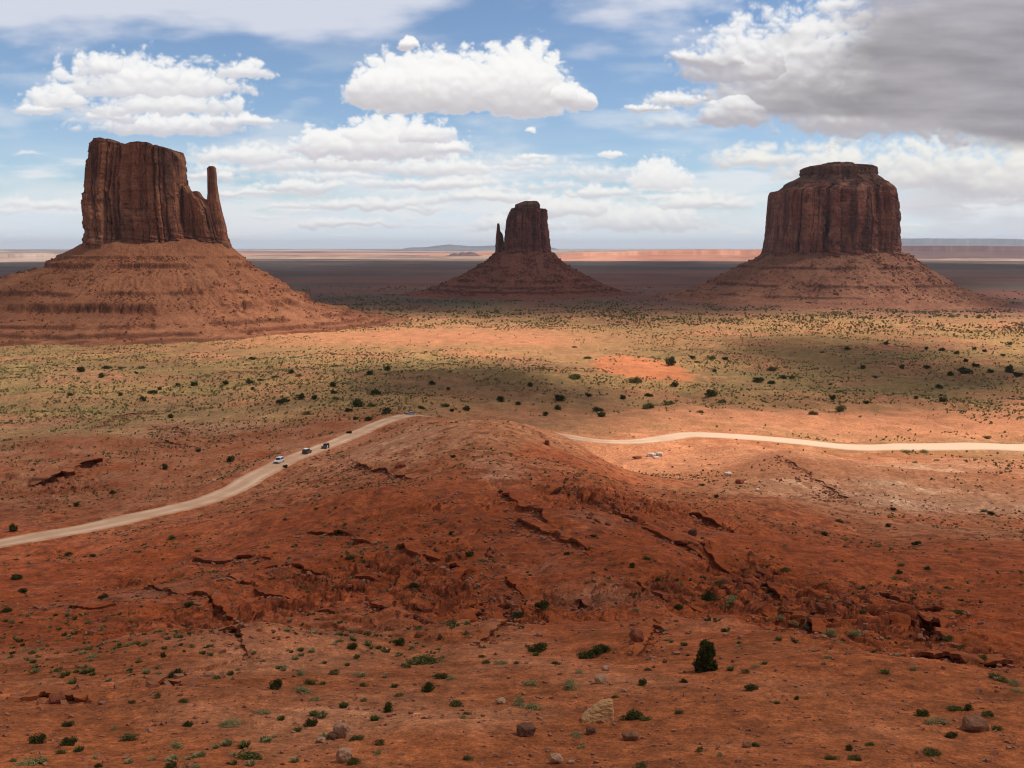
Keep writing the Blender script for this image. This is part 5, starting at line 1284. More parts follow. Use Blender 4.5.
def rock_mesh(seed, mat, sx, sy, sz, npt=22, rough=.06, cuts=2):
    rng = random.Random(seed); bm = bmesh.new()
    for k in range(npt):
        v = Vector((rng.gauss(0, 1), rng.gauss(0, 1), rng.gauss(0, 1))).normalized()
        v = Vector([math.copysign(abs(c) ** .62, c) for c in v]) * rng.uniform(.8, 1.05)
        bm.verts.new((v.x * sx * .5, v.y * sy * .5, v.z * sz * .5 + sz * .32))
    g = bmesh.ops.convex_hull(bm, input=bm.verts)
    bmesh.ops.delete(bm, geom=list({x for x in g['geom_interior'] + g['geom_unused'] if isinstance(x, bmesh.types.BMVert)}), context='VERTS')
    bmesh.ops.bevel(bm, geom=bm.edges[:], offset=.035 * min(sx, sz), segments=1, affect='EDGES', profile=.6)
    bmesh.ops.triangulate(bm, faces=bm.faces[:])
    for _ in range(cuts): bmesh.ops.subdivide_edges(bm, edges=bm.edges[:], cuts=1, use_grid_fill=True)
    co = np.array([v.co[:] for v in bm.verts])
    s = max(sx, sz)
    d = rough * s * (fbm(co[:, 0] / s * 4 + co[:, 2] * 2 / s + seed, co[:, 1] / s * 4 - co[:, 2] * 3 / s, 4, seed) + .35 * fbm(co[:, 2] / s * 14, co[:, 0] / s * 2, 2, seed + 1))
    bm.normal_update()
    for v, q in zip(bm.verts, d): v.co += v.normal * float(q)
    me = bpy.data.meshes.new('boulder'); bm.to_mesh(me); bm.free(); me.materials.append(mat)
    return me

def put_rock(px, py, w_px, ratio, mat, seed, label, name='boulder', group='boulders lying on the red ground', cat='boulder', deep=.8, rough=.06, rz=None):
    X, Y, Z = hit(px, py, terrain_z); f = Y[0] * CP - Z[0] * SP; w = w_px * f / F_PX
    me = rock_mesh(seed, mat, w, w * deep, w * ratio * 1.35, rough=rough)
    o = bpy.data.objects.new(name, me); C.objects.link(o); o.location = (X[0], Y[0] + w * .3, Z[0] - w * ratio * .12)
    o.rotation_euler = (0, 0, random.uniform(-.6, .6) if rz is None else rz)
    return tag(o, label, cat, group)

def build_pale_boulder():
    """the big pale block: a flat-faced wedge rising to the right, undercut at its foot"""
    X, Y, Z = hit(598, 723, terrain_z); f = Y[0] * CP - Z[0] * SP; s = f / F_PX
    prof = [(-16, 2.5), (-15, 4.5), (-9, 10), (-4, 15), (2, 21), (9, 24), (15.5, 24.5), (16.3, 14), (15.6, 3.5), (12, 1.5), (6, 0.5), (-2, -.5), (-10, 0.5)]
    bm = bmesh.new(); lay = []
    for y, k, dz in ((-.5, .93, -1.0), (-.38, 1.0, 0), (.1, .98, .6), (.45, .85, 0), (.62, .6, -2)):
        lay.append([bm.verts.new(((x * k + (1 - k) * 2) * s, y * 22 * s + (q * .32 * s if y < 0 else 0), (q * (k if q > 3 else 1) + dz) * s)) for x, q in prof])
    n = len(prof)
    for a, b in zip(lay, lay[1:]):
        for j in range(n): bm.faces.new((a[j], b[j], b[(j + 1) % n], a[(j + 1) % n]))
    bm.faces.new(lay[0]); bm.faces.new(lay[-1][::-1])
    bmesh.ops.recalc_face_normals(bm, faces=bm.faces[:])
    bmesh.ops.triangulate(bm, faces=bm.faces[:])
    for _ in range(3): bmesh.ops.subdivide_edges(bm, edges=bm.edges[:], cuts=1, use_grid_fill=True)
    bm.normal_update(); co = np.array([v.co[:] for v in bm.verts])
    d = .055 * (fbm(co[:, 0] * 3, co[:, 2] * 4 + co[:, 1] * 2, 5, 5) + .5 * fbm(co[:, 2] * 12, co[:, 0] * 2, 3, 6))
    for v, q in zip(bm.verts, d): v.co += v.normal * float(q)
    me = bpy.data.meshes.new('boulder'); bm.to_mesh(me); bm.free(); me.materials.append(M_PALE)
    o = bpy.data.objects.new('boulder', me); C.objects.link(o); o.location = (X[0], Y[0] + .5, Z[0] - .08); o.scale = (1, 1, .86)
    tag(o, 'big pale tan sandstone boulder with a flat sloping face near the bottom', 'boulder', 'boulders lying on the red ground')
build_pale_boulder()
for a in [(526, 737, 21, .5, M_BRN, 61, 'dark brown cracked boulder left of the big pale boulder'), (591, 735, 12, .6, M_BRN, 32, 'small dark rock at the foot of the big pale boulder'), (632, 741, 19, .42, M_GRY, 33, 'grey brown rounded boulder right of the big pale boulder'),
          (602, 684, 15, .55, M_BUFF, 34, 'pinkish block of rock lying behind the big pale boulder'), (606, 671, 9, .5, M_BUFF, 35, 'small pinkish stone behind the pinkish block'), (556, 764, 15, .6, M_BUFF, 36, 'tan rock at the bottom edge below the dark brown boulder'), (571, 764, 8, .4, M_BUFF, 37, 'small flat tan stone beside the tan rock at the bottom edge'),
          (341, 738, 20, .75, M_BUFF, 38, 'craggy tan rock, the upper of the two rocks near the bottom'), (332, 740, 12, .5, M_BRN, 48, 'dark low rock leaning on the craggy tan rock'), (343, 763, 17, .9, M_BUFF, 39, 'blocky tan rock, the lower of the two rocks near the bottom'), (320, 743, 10, .4, M_BUFF, 40, 'low tan rock left of the two craggy rocks'),
          (978, 732, 29, .42, M_GRY, 41, 'wide brown boulder with low bushes behind it at lower right'), (747, 748, 11, .45, M_GRY, 42, 'small grey flat rock beside a green tuft below the juniper'), (637, 643, 17, .75, M_RED, 43, 'red blocky boulder in the notch above the bare ground, right of two dark bushes'), (501, 704, 12, .4, M_BUFF, 44, 'low tan rock rubble left of a pale double sage clump'),
          (547, 445, 5.5, 1.0, M_RED, 45, 'dark red boulder standing on the crest beside the road'), (693, 536, 10, .7, M_BRN, 46, 'dark pointed boulder on the red slope right of centre'), (625, 692, 6, .5, M_BUFF, 47, 'small tan stone behind the dark bush by the big pale boulder'),
          (652, 457, 9, .45, M_WHT, 51, 'whitish rock, left one of the pale pile below the road'), (659, 456, 9, .5, M_WHT, 52, 'whitish rock, right one of the pale pile below the road'), (656, 459, 7, .4, M_WHT, 53, 'whitish rock, front one of the pale pile below the road'), (728, 476, 8, .5, M_WHT, 54, 'pale pink rock on the sunlit slope right of the pale pile'),
          (740, 484, 10, .45, M_RED, 55, 'red slab rock on the sunlit slope right of the pale pile'), (758, 491, 5, .5, M_WHT, 56, 'small white rock on the sunlit slope above the shade edge'), (638, 459, 11, .22, M_RED, 57, 'low red rock ledge left of the whitish rock pile'), (55, 704, 18, .5, M_RED, 58, 'low dark red rock at the lower left among green tufts'), (400, 468, 12, .4, M_RED, 59, 'low broken red rock right of the road below the crest')]:
    put_rock(*a)

# boulder jumbles in the gullies: (picture centre, spread x, spread y, count, pixel size range, where)
rock_protos = [rock_mesh(700 + k, M_RED, 1, .85, .75, 20, .07, 1) for k in range(7)]
JUMBLES = [((425, 617), 26, 16, 26, (5, 12), 'in the boulder jumble at the centre'), ((495, 606), 18, 14, 22, (6, 12), 'in the pile right of the central jumble'), ((492, 636), 10, 12, 10, (4, 8), 'in the rocky notch below the central jumble'), ((452, 550), 20, 26, 16, (4, 9), 'along the dark gully on the red spur'),
           ((590, 525), 30, 26, 18, (4, 9), 'on the broken slope right of the crest'), ((735, 575), 36, 16, 22, (5, 11), 'in the gully right of centre'), ((830, 610), 36, 14, 24, (5, 13), 'in the dark gully at right'), ((940, 635), 34, 20, 16, (4, 10), 'on the rocky bank at the right'),
           ((640, 636), 12, 20, 8, (5, 10), 'in the notch above the bare bench'), ((280, 630), 24, 12, 12, (4, 8), 'on the red slope left of the jumble'), ((45, 700), 40, 12, 16, (4, 9), 'on the lower left slope'), ((330, 455), 16, 8, 10, (3, 6), 'beside the road under the jeep'), ((65, 485), 34, 12, 16, (3, 6), 'below the dark overhang at left'), ((860, 530), 40, 20, 14, (3, 6), 'on the right-hand ridge')]
for (cxp, cyp), sx_, sy_, cnt, (lo, hi), where in JUMBLES:
    q = [(random.gauss(cxp, sx_ * .6), random.gauss(cyp, sy_ * .6)) for _ in range(cnt)]
    X, Y, Z = hit([p[0] for p in q], [p[1] for p in q], terrain_z, n=600)
    for k in range(cnt):
        w = (lo + (hi - lo) * random.random() ** 1.8) * (Y[k] * CP - Z[k] * SP) / F_PX
        o = bpy.data.objects.new('boulder', rock_protos[random.randrange(7)]); C.objects.link(o)
        o.location = (X[k], Y[k], Z[k] - .14 * w); o.scale = (w, w * random.uniform(.7, 1.1), w * random.uniform(.6, 1.05)); o.rotation_euler = (random.uniform(-.3, .3), random.uniform(-.3, .3), random.uniform(0, 6.28))
        tag(o, 'red boulder among others ' + where, 'boulder', 'red boulders ' + where)

# overhanging beds of rock along the scarps
LEDGE_WHERE = ['dark overhanging rock ledge on the flat left of the road', 'thin zigzag rock ledge on the red slope at left', 'rock ledge above the zigzag ledge, left of the spur', 'long low red ledge across the spur left of the gully', 'red ledge on the left flank of the spur below the cars', 'short steep ledge in the hollow at left', 'thin ledge along the slope below the crest',
               'dark winding ledge down the middle of the spur', 'broken ledge above the central boulder jumble', 'ledge on the right shoulder of the spur under the crest', 'broken ledge down the right slope of the spur', 'long dark ledge in the gully right of centre', 'deep dark ledge in the right-hand gully', 'low ledge near the right edge above the bench',
               'thin dark ledge on the sunlit ridge at right', 'red ledge on the flat right of the dark overhang', 'short upper ledge right of the dark overhang', 'low ledge on the far left flat', 'small ledge above the pale patch', 'ledge round the notch above the bare bench', 'low ledge at the lower left', 'rock step right of the central jumble', 'small ledge on the lower left slope',
               'low ledge left of the winding ledge on the spur', 'stepped ledge right of the winding ledge on the spur', 'long slanting ledge down the right flank of the spur', 'flat ledge left of the central boulder jumble', 'short ledge above the pile right of the central jumble', 'upper slanting ledge on the right flank of the spur', 'slanting ledge above the bare bench right of the juniper',
               'ledge above the right-hand gully', 'ledge between the zigzag ledge and the long spur ledge', 'low ledge right of the bleached patch on the spur', 'faint ledge at far left below the road']
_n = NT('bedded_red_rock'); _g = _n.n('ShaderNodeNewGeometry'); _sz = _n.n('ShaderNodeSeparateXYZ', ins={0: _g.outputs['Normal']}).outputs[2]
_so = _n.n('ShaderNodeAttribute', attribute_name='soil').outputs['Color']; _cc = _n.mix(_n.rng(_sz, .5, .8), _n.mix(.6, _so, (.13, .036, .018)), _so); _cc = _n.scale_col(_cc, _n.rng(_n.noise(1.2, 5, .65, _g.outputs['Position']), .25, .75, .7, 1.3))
M_BED = _n.bsdf(_cc, .95, _n.noise(2.5, 4, .6, _g.outputs['Position']), .6, .15, .1)

def build_ledges():
    for (L, h, run), lab in zip(SCARPS, LEDGE_WHERE):
        k = max(.5, np.median(np.hypot(L[:, 0], L[:, 1])) / 200); P_ = dense(L[:, :2], .45 * k)
        T = np.gradient(P_, axis=0); T /= np.linalg.norm(T, axis=1)[:, None] + 1e-9; N = np.stack([-T[:, 1], T[:, 0]], 1)
        n = len(P_); s = np.arange(n) * .45
        wob = 1.3 * k * fbm(P_[:, 0] / (4 * k), P_[:, 1] / (4 * k), 3, 101), 1.3 * k * fbm(P_[:, 0] / (4 * k), P_[:, 1] / (4 * k), 3, 102)
        Q = P_ - np.stack(wob, 1) + N * (.25 * k * np.round(2 * fbm(s / 3, 0 * s, 3, 131)))[:, None]
        taper = sst(0, .10, np.linspace(0, 1, n)) * sst(1, .9, np.linspace(0, 1, n)) * sst(-.35, .0, fbm(s / 9, 0 * s + 5, 3, 133) + .12)
        th = (.22 + .25 * (h if h < 3 else .6)) * k ** .3 * taper * (1 + .4 * np.round(3 * pn(s / 2.2, 0 * s, 135)) / 3) + .03
        over_ = (.25 + (.45 if h < 3 else 1.1) * h) * taper * (1 + .5 * pn(s / 1.7, 0 * s, 137))
        zi = terrain_z(Q[:, 0] + N[:, 0] * 1.0 * k, Q[:, 1] + N[:, 1] * 1.0 * k, detail=False)
        ker = np.ones(5) / 5; zi = np.convolve(np.pad(zi, 2, mode='edge'), ker, 'valid')
        zt = zi + .12 * taper - .35 * (1 - taper)
        ring = []
        for off, dz in ((2.2 * k, -.25), (.7 * k, .05), (None, .0), (None, -1.0), (.5 * k, -1.25), (2.2 * k, -1.3)):
            a = (-over_ if off is None else off + 0 * over_)
            zz = zt + (dz if dz > -.9 else dz * th - .0)
            if off is None and dz < -.9: a = a + .12 * k * taper
            ring.append(np.stack([Q[:, 0] + N[:, 0] * a, Q[:, 1] + N[:, 1] * a, zz], 1))
        V = np.stack(ring, 1); nr = 6
        V[:, :, 2] += .05 * fbm(V[:, :, 0] / .8, V[:, :, 1] / .8, 3, 139)
        F = grid_faces(n, nr, True)
        o = mesh_np('rock_ledge', V.reshape(-1, 3), [F, np.array([[0, 1, 2, 3], [0, 3, 4, 5]]), np.array([[0, 1, 2, 3], [0, 3, 4, 5]]) + (n - 1) * nr], M_BED, smooth=False, attrs={'soil': ground_colour(V[:, :, 0].ravel(), V[:, :, 1].ravel(), None, np.zeros(V.shape[0] * nr))})
        tag(o, lab, 'rock ledge', 'rock ledges breaking the red slopes')
build_ledges()

# ------------------------------------------------------------------ low scrub and loose stones past counting, and the nearest tufts one by one
def scatter(n, seed, y0, y1, power=1.0):
    rng = np.random.default_rng(seed)
    phi = np.arctan(rng.uniform(-.62, .62, n)); t = rng.random(n) ** power
    R = np.exp(math.log(y0) + (math.log(y1) - math.log(y0)) * t)
    return R * np.sin(phi), R * np.cos(phi), rng

def off_road(X, Y, gap=1.5):
    m = np.ones(X.shape, bool); q = (np.hypot(X, Y) > 150) & (np.hypot(X, Y) < 560)
    s, t = seg_dist(X[q], Y[q], ROAD[::3, :2]); m[q] = np.abs(s) > np.interp(t, ROAD_T, ROAD_HW) + gap
    return m

def scrub_density(X, Y):
    R = np.hypot(X, Y); PHI = np.arctan2(X, Y)
    d = .12 + 1.3 * fbm(X / 60, Y / 60, 4, 161) + 1.0 * fbm(X / 20, Y / 20, 4, 162)
    d = d + .45 * sst(400, 560, R) + 1.2 * fbm(X / 150, Y / 150, 3, 163) * sst(400, 560, R) + .25 * sst(190, 260, R) * sst(-.05, -.15, PHI)
    for p, rx, ry in (((640, 368), 42, 90), ((800, 420), 170, 60), ((700, 455), 80, 40)): d = d - 1.6 * spot(X, Y, *p, rx, ry)
    d = d - 1.5 * spot(X, Y, 430, 335, 230, 170)
    d = d + .30 * sst(260, 180, R) * sst(-.02, -.16, PHI) - .25 * sst(75, 60, R) - .10 * sst(190, 140, R)
    d = d - .9 * sst(1300, 2300, R)
    return d

def blob_mesh(X, Y, Z, w, h, rng, name, mat, tone, squash=1.0):
    """many little ragged clumps in one mesh: six leaning leaf blades each"""
    n = len(X); nb = 7; V = np.zeros((n, nb, 4, 3)); 
    for b in range(nb):
        a = rng.uniform(0, 2 * np.pi, n); r = rng.uniform(0, .32, n) * w; lean = rng.uniform(.05, .45, n) * w
        bx = X + r * np.cos(a); by = Y + r * np.sin(a); a2 = rng.uniform(0, 2 * np.pi, n); sx_, sy_ = np.cos(a2) * w * .26, np.sin(a2) * w * .26
        hh = h * rng.uniform(.55, 1.1, n); tx, ty = bx + lean * np.cos(a), by + lean * np.sin(a)
        V[:, b, 0] = np.stack([bx - sx_, by - sy_, Z - .03], 1); V[:, b, 1] = np.stack([bx + sx_, by + sy_, Z - .03], 1)
        V[:, b, 2] = np.stack([tx + sx_ * .75, ty + sy_ * .75, Z + hh], 1); V[:, b, 3] = np.stack([tx - sx_ * .75, ty - sy_ * .75, Z + hh * .9], 1)
    T = np.repeat(tone, nb * 4) + np.repeat(rng.normal(0, .15, n * nb), 4)
    return mesh_np(name, V.reshape(-1, 3), np.arange(n * nb * 4).reshape(-1, 4), mat, smooth=False, attrs={'tone': np.clip(T, 0, 1)})

M_SCRUB = leaf_material('low_scrub_leaves', (.05, .048, .019), (.30, .24, .10), .2)
X, Y, rng = scatter(190000, 41, 62, 2600, .42)
keep = (rng.random(len(X)) < np.clip(scrub_density(X, Y), .02, 1)) & off_road(X, Y)
X, Y = X[keep], Y[keep]; R = np.hypot(X, Y)
w = (.26 + .75 * rng.random(len(X)) ** 3.5) * (.8 + .9 * sst(250, 700, R)) * (1 + 1.2 * sst(1000, 1600, R))
tl = np.clip(rng.normal(.54, .22, len(X)) + .30 * sst(300, 500, R) - .25 * sst(1150, 1350, R), 0, 1)
scr = blob_mesh(X, Y, terrain_z(X, Y), w, w * (.50 + .35 * sst(220, 420, R)), rng, 'low_scrub', M_SCRUB, tl)
tag(scr, 'low grey-green scrub dotted over the flats and slopes', 'scrub', kind='stuff')

# the tufts that show largest, each on its own
X, Y, rng = scatter(5200, 43, 40, 175, 1.0)
keep = (rng.random(len(X)) < np.clip(.22 + 1.0 * fbm(X / 18, Y / 18, 4, 165) + .30 * sst(.0, -.25, np.arctan2(X, Y)) - .55 * sst(72, 58, np.hypot(X, Y)), .008, .5))
X, Y = X[keep], Y[keep]; Z = terrain_z(X, Y)
px, py = to_px(X, Y, Z); ok = (px > 0) & (px < 1024) & (py < 766)
X, Y, Z, px, py = X[ok], Y[ok], Z[ok], px[ok], py[ok]
order = np.argsort(rng.random(len(X)) * np.where((px < 330) & (py > 600), .45, 1.0))[:290]
for k in order:
    me = GREEN[rng.integers(0, 8)]; s = rng.uniform(.55, 1.15) * .85
    o = bpy.data.objects.new('shrub_tuft', me); C.objects.link(o); o.location = (X[k], Y[k], Z[k] - .02); o.scale = (s, s, s * rng.uniform(.7, 1.1)); o.rotation_euler = (0, 0, rng.uniform(0, 6.28))
    i, way, _ = relate(px[k], py[k]); nm = LANDMARKS[i][0]
    tag(o, f'small scrubby tuft, one of many {way} {nm}'.replace('many to', 'many near'), 'tuft', f'small tufts {way} {nm}')

M_STONES = stone_material('loose_red_stones', (.27, .085, .042), (.33, .15, .085), (.14, .05, .03))
def build_stones():
    xs, ys, ws = [], [], []
    rng = np.random.default_rng(51)
    for L, h, run in SCARPS:                                     # fallen pieces under every scarp
        n = int(len(L) * 5); i = rng.integers(0, len(L), n); k = np.median(np.hypot(L[:, 0], L[:, 1])) / 200
        T = np.gradient(L[:, :2], axis=0); T /= np.linalg.norm(T, axis=1)[:, None] + 1e-9
        d = rng.exponential(2.6 * k ** .5, n) + .2
        xs.append(L[i, 0] + T[i, 1] * d + rng.normal(0, .8, n)); ys.append(L[i, 1] - T[i, 0] * d + rng.normal(0, .8, n)); ws.append((.16 + 1.05 * rng.random(n) ** 3.4) * max(k, .5) ** .6)
    X, Y, r2 = scatter(85000, 53, 40, 480, .9)
    m = (rng.random(len(X)) < np.clip(rough_mask(X, Y) * (.15 + .9 * fbm(X / 13, Y / 13, 4, 95)) + .05 + .16 * sst(75, 55, np.hypot(X, Y)) + .2 * np.clip(fbm(X / 8, Y / 8, 3, 171), 0, 1), 0, 1)) & off_road(X, Y)
    X, Y = X[m], Y[m]; xs.append(X); ys.append(Y); ws.append((.06 + .50 * rng.random(len(X)) ** 4) * (np.hypot(X, Y) / 110) ** .6)
    X = np.concatenate(xs); Y = np.concatenate(ys); w = np.concatenate(ws); n = len(X); Z = terrain_z(X, Y)
    cube = np.array([(-1, -1, -1), (1, -1, -1), (1, 1, -1), (-1, 1, -1), (-1, -1, 1), (1, -1, 1), (1, 1, 1), (-1, 1, 1)], float)
    fc = np.array([(0, 3, 2, 1), (4, 5, 6, 7), (0, 1, 5, 4), (1, 2, 6, 5), (2, 3, 7, 6), (3, 0, 4, 7)])
    Vb = cube[None] * (1 - .45 * rng.random((n, 8, 3))) * np.stack([w * .5, w * .42 * rng.uniform(.6, 1.1, n), w * .36 * rng.uniform(.5, 1.2, n)], 1)[:, None, :]
    a = rng.uniform(0, 6.28, n); ca, sa = np.cos(a)[:, None], np.sin(a)[:, None]; t = rng.normal(0, .35, n)[:, None]
    x, y, z = Vb[..., 0], Vb[..., 1], Vb[..., 2]; x, z = x - z * t, z + x * t
    V = np.stack([x * ca - y * sa + X[:, None], x * sa + y * ca + Y[:, None], z + Z[:, None] + w[:, None] * .08], -1)
    o = mesh_np('loose_stones', V.reshape(-1, 3), (fc[None] + 8 * np.arange(n)[:, None, None]).reshape(-1, 4), M_STONES, smooth=False)
    tag(o, 'loose red stones and rubble strewn under the ledges', 'stones', kind='stuff')
build_stones()
# ------------------------------------------------------------------ vehicles on the dirt road
def paint(name, c, rough=.35, metal=.0, spec=.5):
    n = NT(name); dust = n.noise(1.6, 4, .6, n.obj())
    return n.bsdf(n.mix(n.rng(dust, .45, .8, 0, .45), c, (.40, .24, .15)), rough, spec=spec, metal=metal)
M_SILVER = paint('silver_paint', (.62, .64, .66), .35, .2); M_BLACK = paint('black_paint', (.018, .02, .024)); M_WHITE_P = paint('white_paint', (.82, .83, .84)); M_BLUE_P = paint('blue_grey_paint', (.10, .15, .23))
M_GLASS = NT('dark_window_glass').bsdf((.012, .015, .018), .08, spec=.6); M_TYRE = NT('tyre_rubber').bsdf((.02, .019, .018), .9); M_RIM = NT('wheel_metal').bsdf((.45, .45, .46), .35, metal=.8)
M_LAMP = NT('lamp_lens').bsdf((.75, .75, .72), .1, spec=.6); M_RLAMP = NT('tail_lamp_lens').bsdf((.35, .015, .01), .15, spec=.6)

def solid(name, bm, mat, parent, loc=(0, 0, 0)):
    bmesh.ops.recalc_face_normals(bm, faces=bm.faces[:])
    me = bpy.data.meshes.new(name); bm.to_mesh(me); bm.free(); me.materials.append(mat)
    o = bpy.data.objects.new(name, me); C.objects.link(o); o.parent = parent; o.location = loc; return o

def loft(prof, half, bevel=.05, inset=None):
    """side outline (x, z) drawn across the width; inset = narrower at the top"""
    bm = bmesh.new(); zt = max(p[1] for p in prof); zb = min(p[1] for p in prof)
    lay = []
    for s in (-1, 1): lay.append([bm.verts.new((x, s * half * (1 - (inset or 0) * (z - zb) / (zt - zb)), z)) for x, z in prof])
    n = len(prof)
    for j in range(n): bm.faces.new((lay[0][j], lay[0][(j + 1) % n], lay[1][(j + 1) % n], lay[1][j]))
    bm.faces.new(lay[0]); bm.faces.new(lay[1])
    bmesh.ops.recalc_face_normals(bm, faces=bm.faces[:])
    if bevel: bmesh.ops.bevel(bm, geom=bm.edges[:], offset=bevel, segments=2, affect='EDGES', profile=.6)
    return bm

def quad(pts, th=.012):
    bm = bmesh.new(); v = [bm.verts.new(p) for p in pts]; f = bm.faces.new(v); bm.normal_update()
    r = bmesh.ops.extrude_face_region(bm, geom=[f]); nrm = f.normal.copy()
    for q in r['geom']:
        if isinstance(q, bmesh.types.BMVert): q.co += nrm * th
    return bm

def disc(r, w, seg=20):
    bm = bmesh.new(); bmesh.ops.create_cone(bm, cap_ends=True, segments=seg, radius1=r, radius2=r, depth=w)
    bmesh.ops.rotate(bm, verts=bm.verts[:], matrix=Matrix.Rotation(math.pi / 2, 3, 'X')); return bm

def wheels(e, xs, half, r):
    for x in xs:
        for s in (-1, 1):
            t = disc(r, .24); bmesh.ops.bevel(t, geom=t.edges[:], offset=.03, segments=1, affect='EDGES')
            w = solid('wheel', t, M_TYRE, e, (x, s * (half - .10), r)); solid('rim', disc(r * .6, .05, 14), M_RIM, w, (0, s * .105, 0))

def cabin_windows(e, sidepts, half, inset, zb, zt, front, rear):
    """glass set just proud of the cabin sides, front and back"""
    def yy(z): return half * (1 - inset * (z - zb) / (zt - zb))
    for s in (-1, 1):
        for pts in sidepts: solid('side_window', quad([(x, s * (yy(z) + .006), z) for x, z in pts][::s], .012), M_GLASS, e)
    for nm, (x0, z0, x1, z1) in (('windscreen', front), ('rear_window', rear)):
        sg = 1 if nm == 'windscreen' else -1
        solid(nm, quad([(x0, -yy(z0) * .88, z0), (x0, yy(z0) * .88, z0), (x1, yy(z1) * .86, z1), (x1, -yy(z1) * .86, z1)][::sg], .015), M_GLASS, e)

def place(e, px, py, face):
    X, Y, Z = hit(px, py, terrain_z); d = np.hypot(ROAD[:, 0] - X[0], ROAD[:, 1] - Y[0]); i = int(np.argmin(d))
    t = ROAD[min(i + 1, len(ROAD) - 1)] - ROAD[max(i - 1, 0)]; a = math.atan2(t[1], t[0]) + (math.pi if face < 0 else 0)
    # kept on the road surface
    o = np.array([X[0], Y[0]]) - ROAD[i, :2]; L = np.linalg.norm(o); o = o * min(1, (ROAD_W - 1.8) / max(L, 1e-6))
    e.location = (ROAD[i, 0] + o[0], ROAD[i, 1] + o[1], ROAD[i, 2] + .03); e.rotation_euler = (0, -math.atan2(t[2], math.hypot(t[0], t[1])) * (1 if face > 0 else -1), a)

def car(label, mat, roofmat, px, py, face, boxy):
    e = tag(empty('parked_car' if False else 'car'), label, 'car', 'cars on the dirt road'); h = .93
    hood = 1.02 if boxy else .92; zt = 1.80 if boxy else 1.48
    solid('body', loft([(-2.25, .42), (-2.3, .75), (-2.22, hood + .02), (-1.2, hood + .06), (.95, hood + .05), (2.05, hood - .08), (2.3, .78), (2.28, .42), (1.9, .32), (-1.9, .32)], h, .06, .04), mat, e)
    if boxy: cab = [(-2.2, hood), (-2.08, zt - .05), (-1.9, zt), (.25, zt), (.45, zt - .06), (1.05, hood)]; sw = [[(-2.02, hood + .12), (-1.05, hood + .12), (-1.05, zt - .13), (-1.94, zt - .13)], [(-.97, hood + .12), (-.12, hood + .12), (-.12, zt - .13), (-.97, zt - .13)], [(-.04, hood + .12), (.86, hood + .12), (.42, zt - .13), (-.04, zt - .13)]]; fr = (1.0, hood + .10, .50, zt - .10); re = (-2.19, hood + .14, -2.10, zt - .12)
    else: cab = [(-2.0, hood), (-1.35, zt - .04), (-1.1, zt), (.05, zt), (.3, zt - .05), (1.1, hood)]; sw = [[(-1.55, hood + .1), (-.62, hood + .1), (-.62, zt - .1), (-1.15, zt - .1)], [(-.54, hood + .1), (.86, hood + .1), (.2, zt - .1), (-.54, zt - .1)]]; fr = (1.02, hood + .08, .36, zt - .08); re = (-1.93, hood + .08, -1.40, zt - .08)
    b = solid('cabin', loft(cab, h * .92, .05, .16), mat, e)
    cabin_windows(e, sw, h * .92, .16, hood, zt, fr, re)
    solid('roof', loft([(cab[1][0] + .12, zt + .003), (cab[1][0] + .2, zt + .04), (cab[3][0], zt + .04), (cab[3][0] + .1, zt + .003)], h * .72, .012), roofmat, e)
    wheels(e, (-1.42, 1.42), h, .36 if boxy else .33)
    for s in (-1, 1):
        solid('headlight', loft([(2.2, .70), (2.325, .70), (2.30, .86), (2.16, .88)], .17, .02), M_LAMP, e, (0, s * .66, 0)); solid('tail_light', loft([(-2.33, .78), (-2.2, .78), (-2.16, 1.0), (-2.27, 1.0)], .10, .02), M_RLAMP, e, (0, s * .76, 0))
        solid('mirror', loft([(.72, hood + .08), (.9, hood + .08), (.88, hood + .22), (.74, hood + .22)], .09, .02), mat, e, (0, s * (h + .08), 0))
    solid('bumper', loft([(2.22, .40), (2.38, .42), (2.38, .60), (2.22, .62)], h * .9, .03), M_BLACK, e)
    place(e, px, py, face)

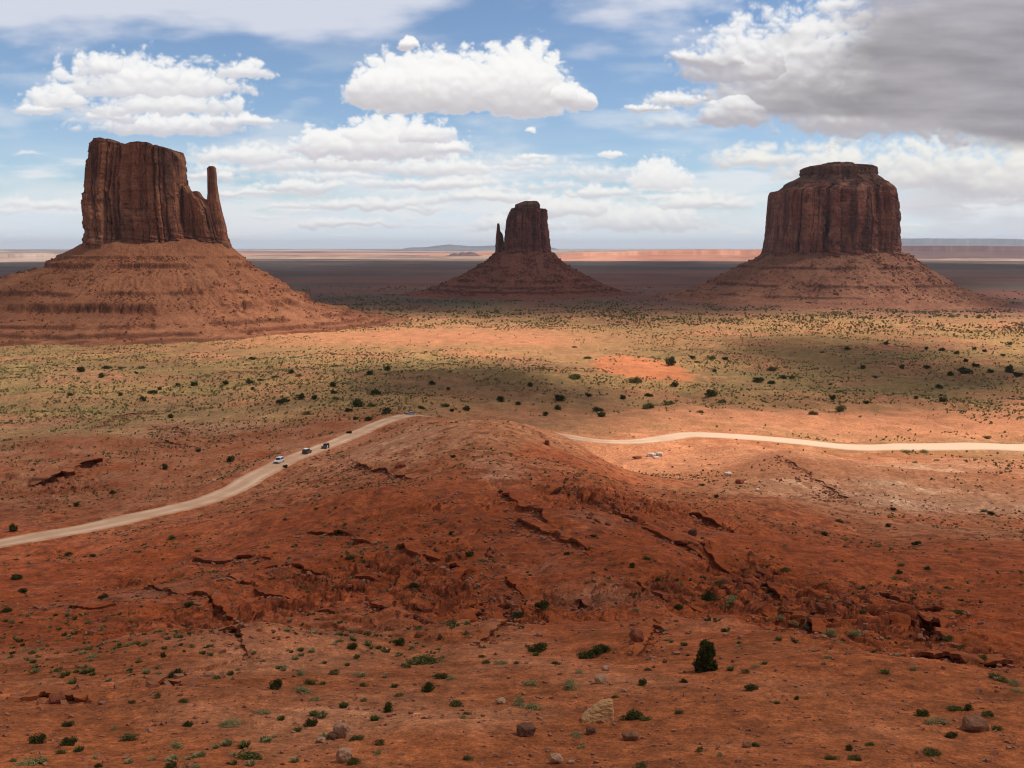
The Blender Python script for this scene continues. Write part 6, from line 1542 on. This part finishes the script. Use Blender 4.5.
def jeep(label, px, py, face):
    e = tag(empty('jeep'), label, 'jeep', 'cars on the dirt road'); h = .86
    solid('body', loft([(-1.9, .5), (-1.95, 1.05), (.55, 1.08), (1.75, 1.04), (1.85, .9), (1.85, .5)], h * .82, .05), M_BLACK, e)
    solid('soft_top', loft([(-1.88, 1.06), (-1.82, 1.72), (-1.7, 1.8), (.35, 1.8), (.42, 1.72), (.62, 1.06)], h * .8, .04, .08), M_BLACK, e)
    cabin_windows(e, [[(-1.7, 1.2), (-.7, 1.2), (-.7, 1.62), (-1.66, 1.62)], [(-.6, 1.15), (.42, 1.15), (.32, 1.62), (-.6, 1.62)]], h * .8, .08, 1.06, 1.8, (.61, 1.14, .45, 1.66), (-1.90, 1.2, -1.85, 1.62))
    for s in (-1, 1):
        for x in (-1.2, 1.25): solid('fender', loft([(x - .5, .72), (x - .38, .95), (x + .38, .95), (x + .5, .72), (x + .46, .70), (x + .34, .88), (x - .34, .88), (x - .46, .70)], .13, 0), M_BLACK, e, (0, s * (h * .82 + .12), 0))
        solid('headlight', disc(.1, .05, 12), M_LAMP, e, (1.86, s * .5, .86)).rotation_euler = (0, 0, math.pi / 2)
        solid('door_panel', quad([(-.5, s * (h * .82 + .004), .62), (.4, s * (h * .82 + .004), .62), (.4, s * (h * .82 + .004), 1.0), (-.5, s * (h * .82 + .004), 1.0)][::s], .015), M_WHITE_P, e)
    wheels(e, (-1.2, 1.25), h + .02, .40)
    sp = solid('spare_wheel', disc(.38, .22), M_TYRE, e, (-2.06, 0, .95)); sp.rotation_euler = (0, 0, math.pi / 2)
    solid('bumper', loft([(1.86, .5), (2.02, .5), (2.02, .66), (1.86, .66)], h * .9, .02), M_BLACK, e)
    place(e, px, py, face)

car('silver estate car on the dirt road, nearest of the vehicles, beside a small bush', M_SILVER, M_SILVER, 279, 463, -1, True)
car('black car with a white roof between the silver car and the jeep', M_BLACK, M_WHITE_P, 307, 454, 1, True)
jeep('black soft top jeep with a pale door at the edge of the dirt road', 335, 449, -1)
car('small blue grey car on the crest of the dirt road, farthest of the vehicles', M_BLUE_P, M_SILVER, 409, 415, -1, False)
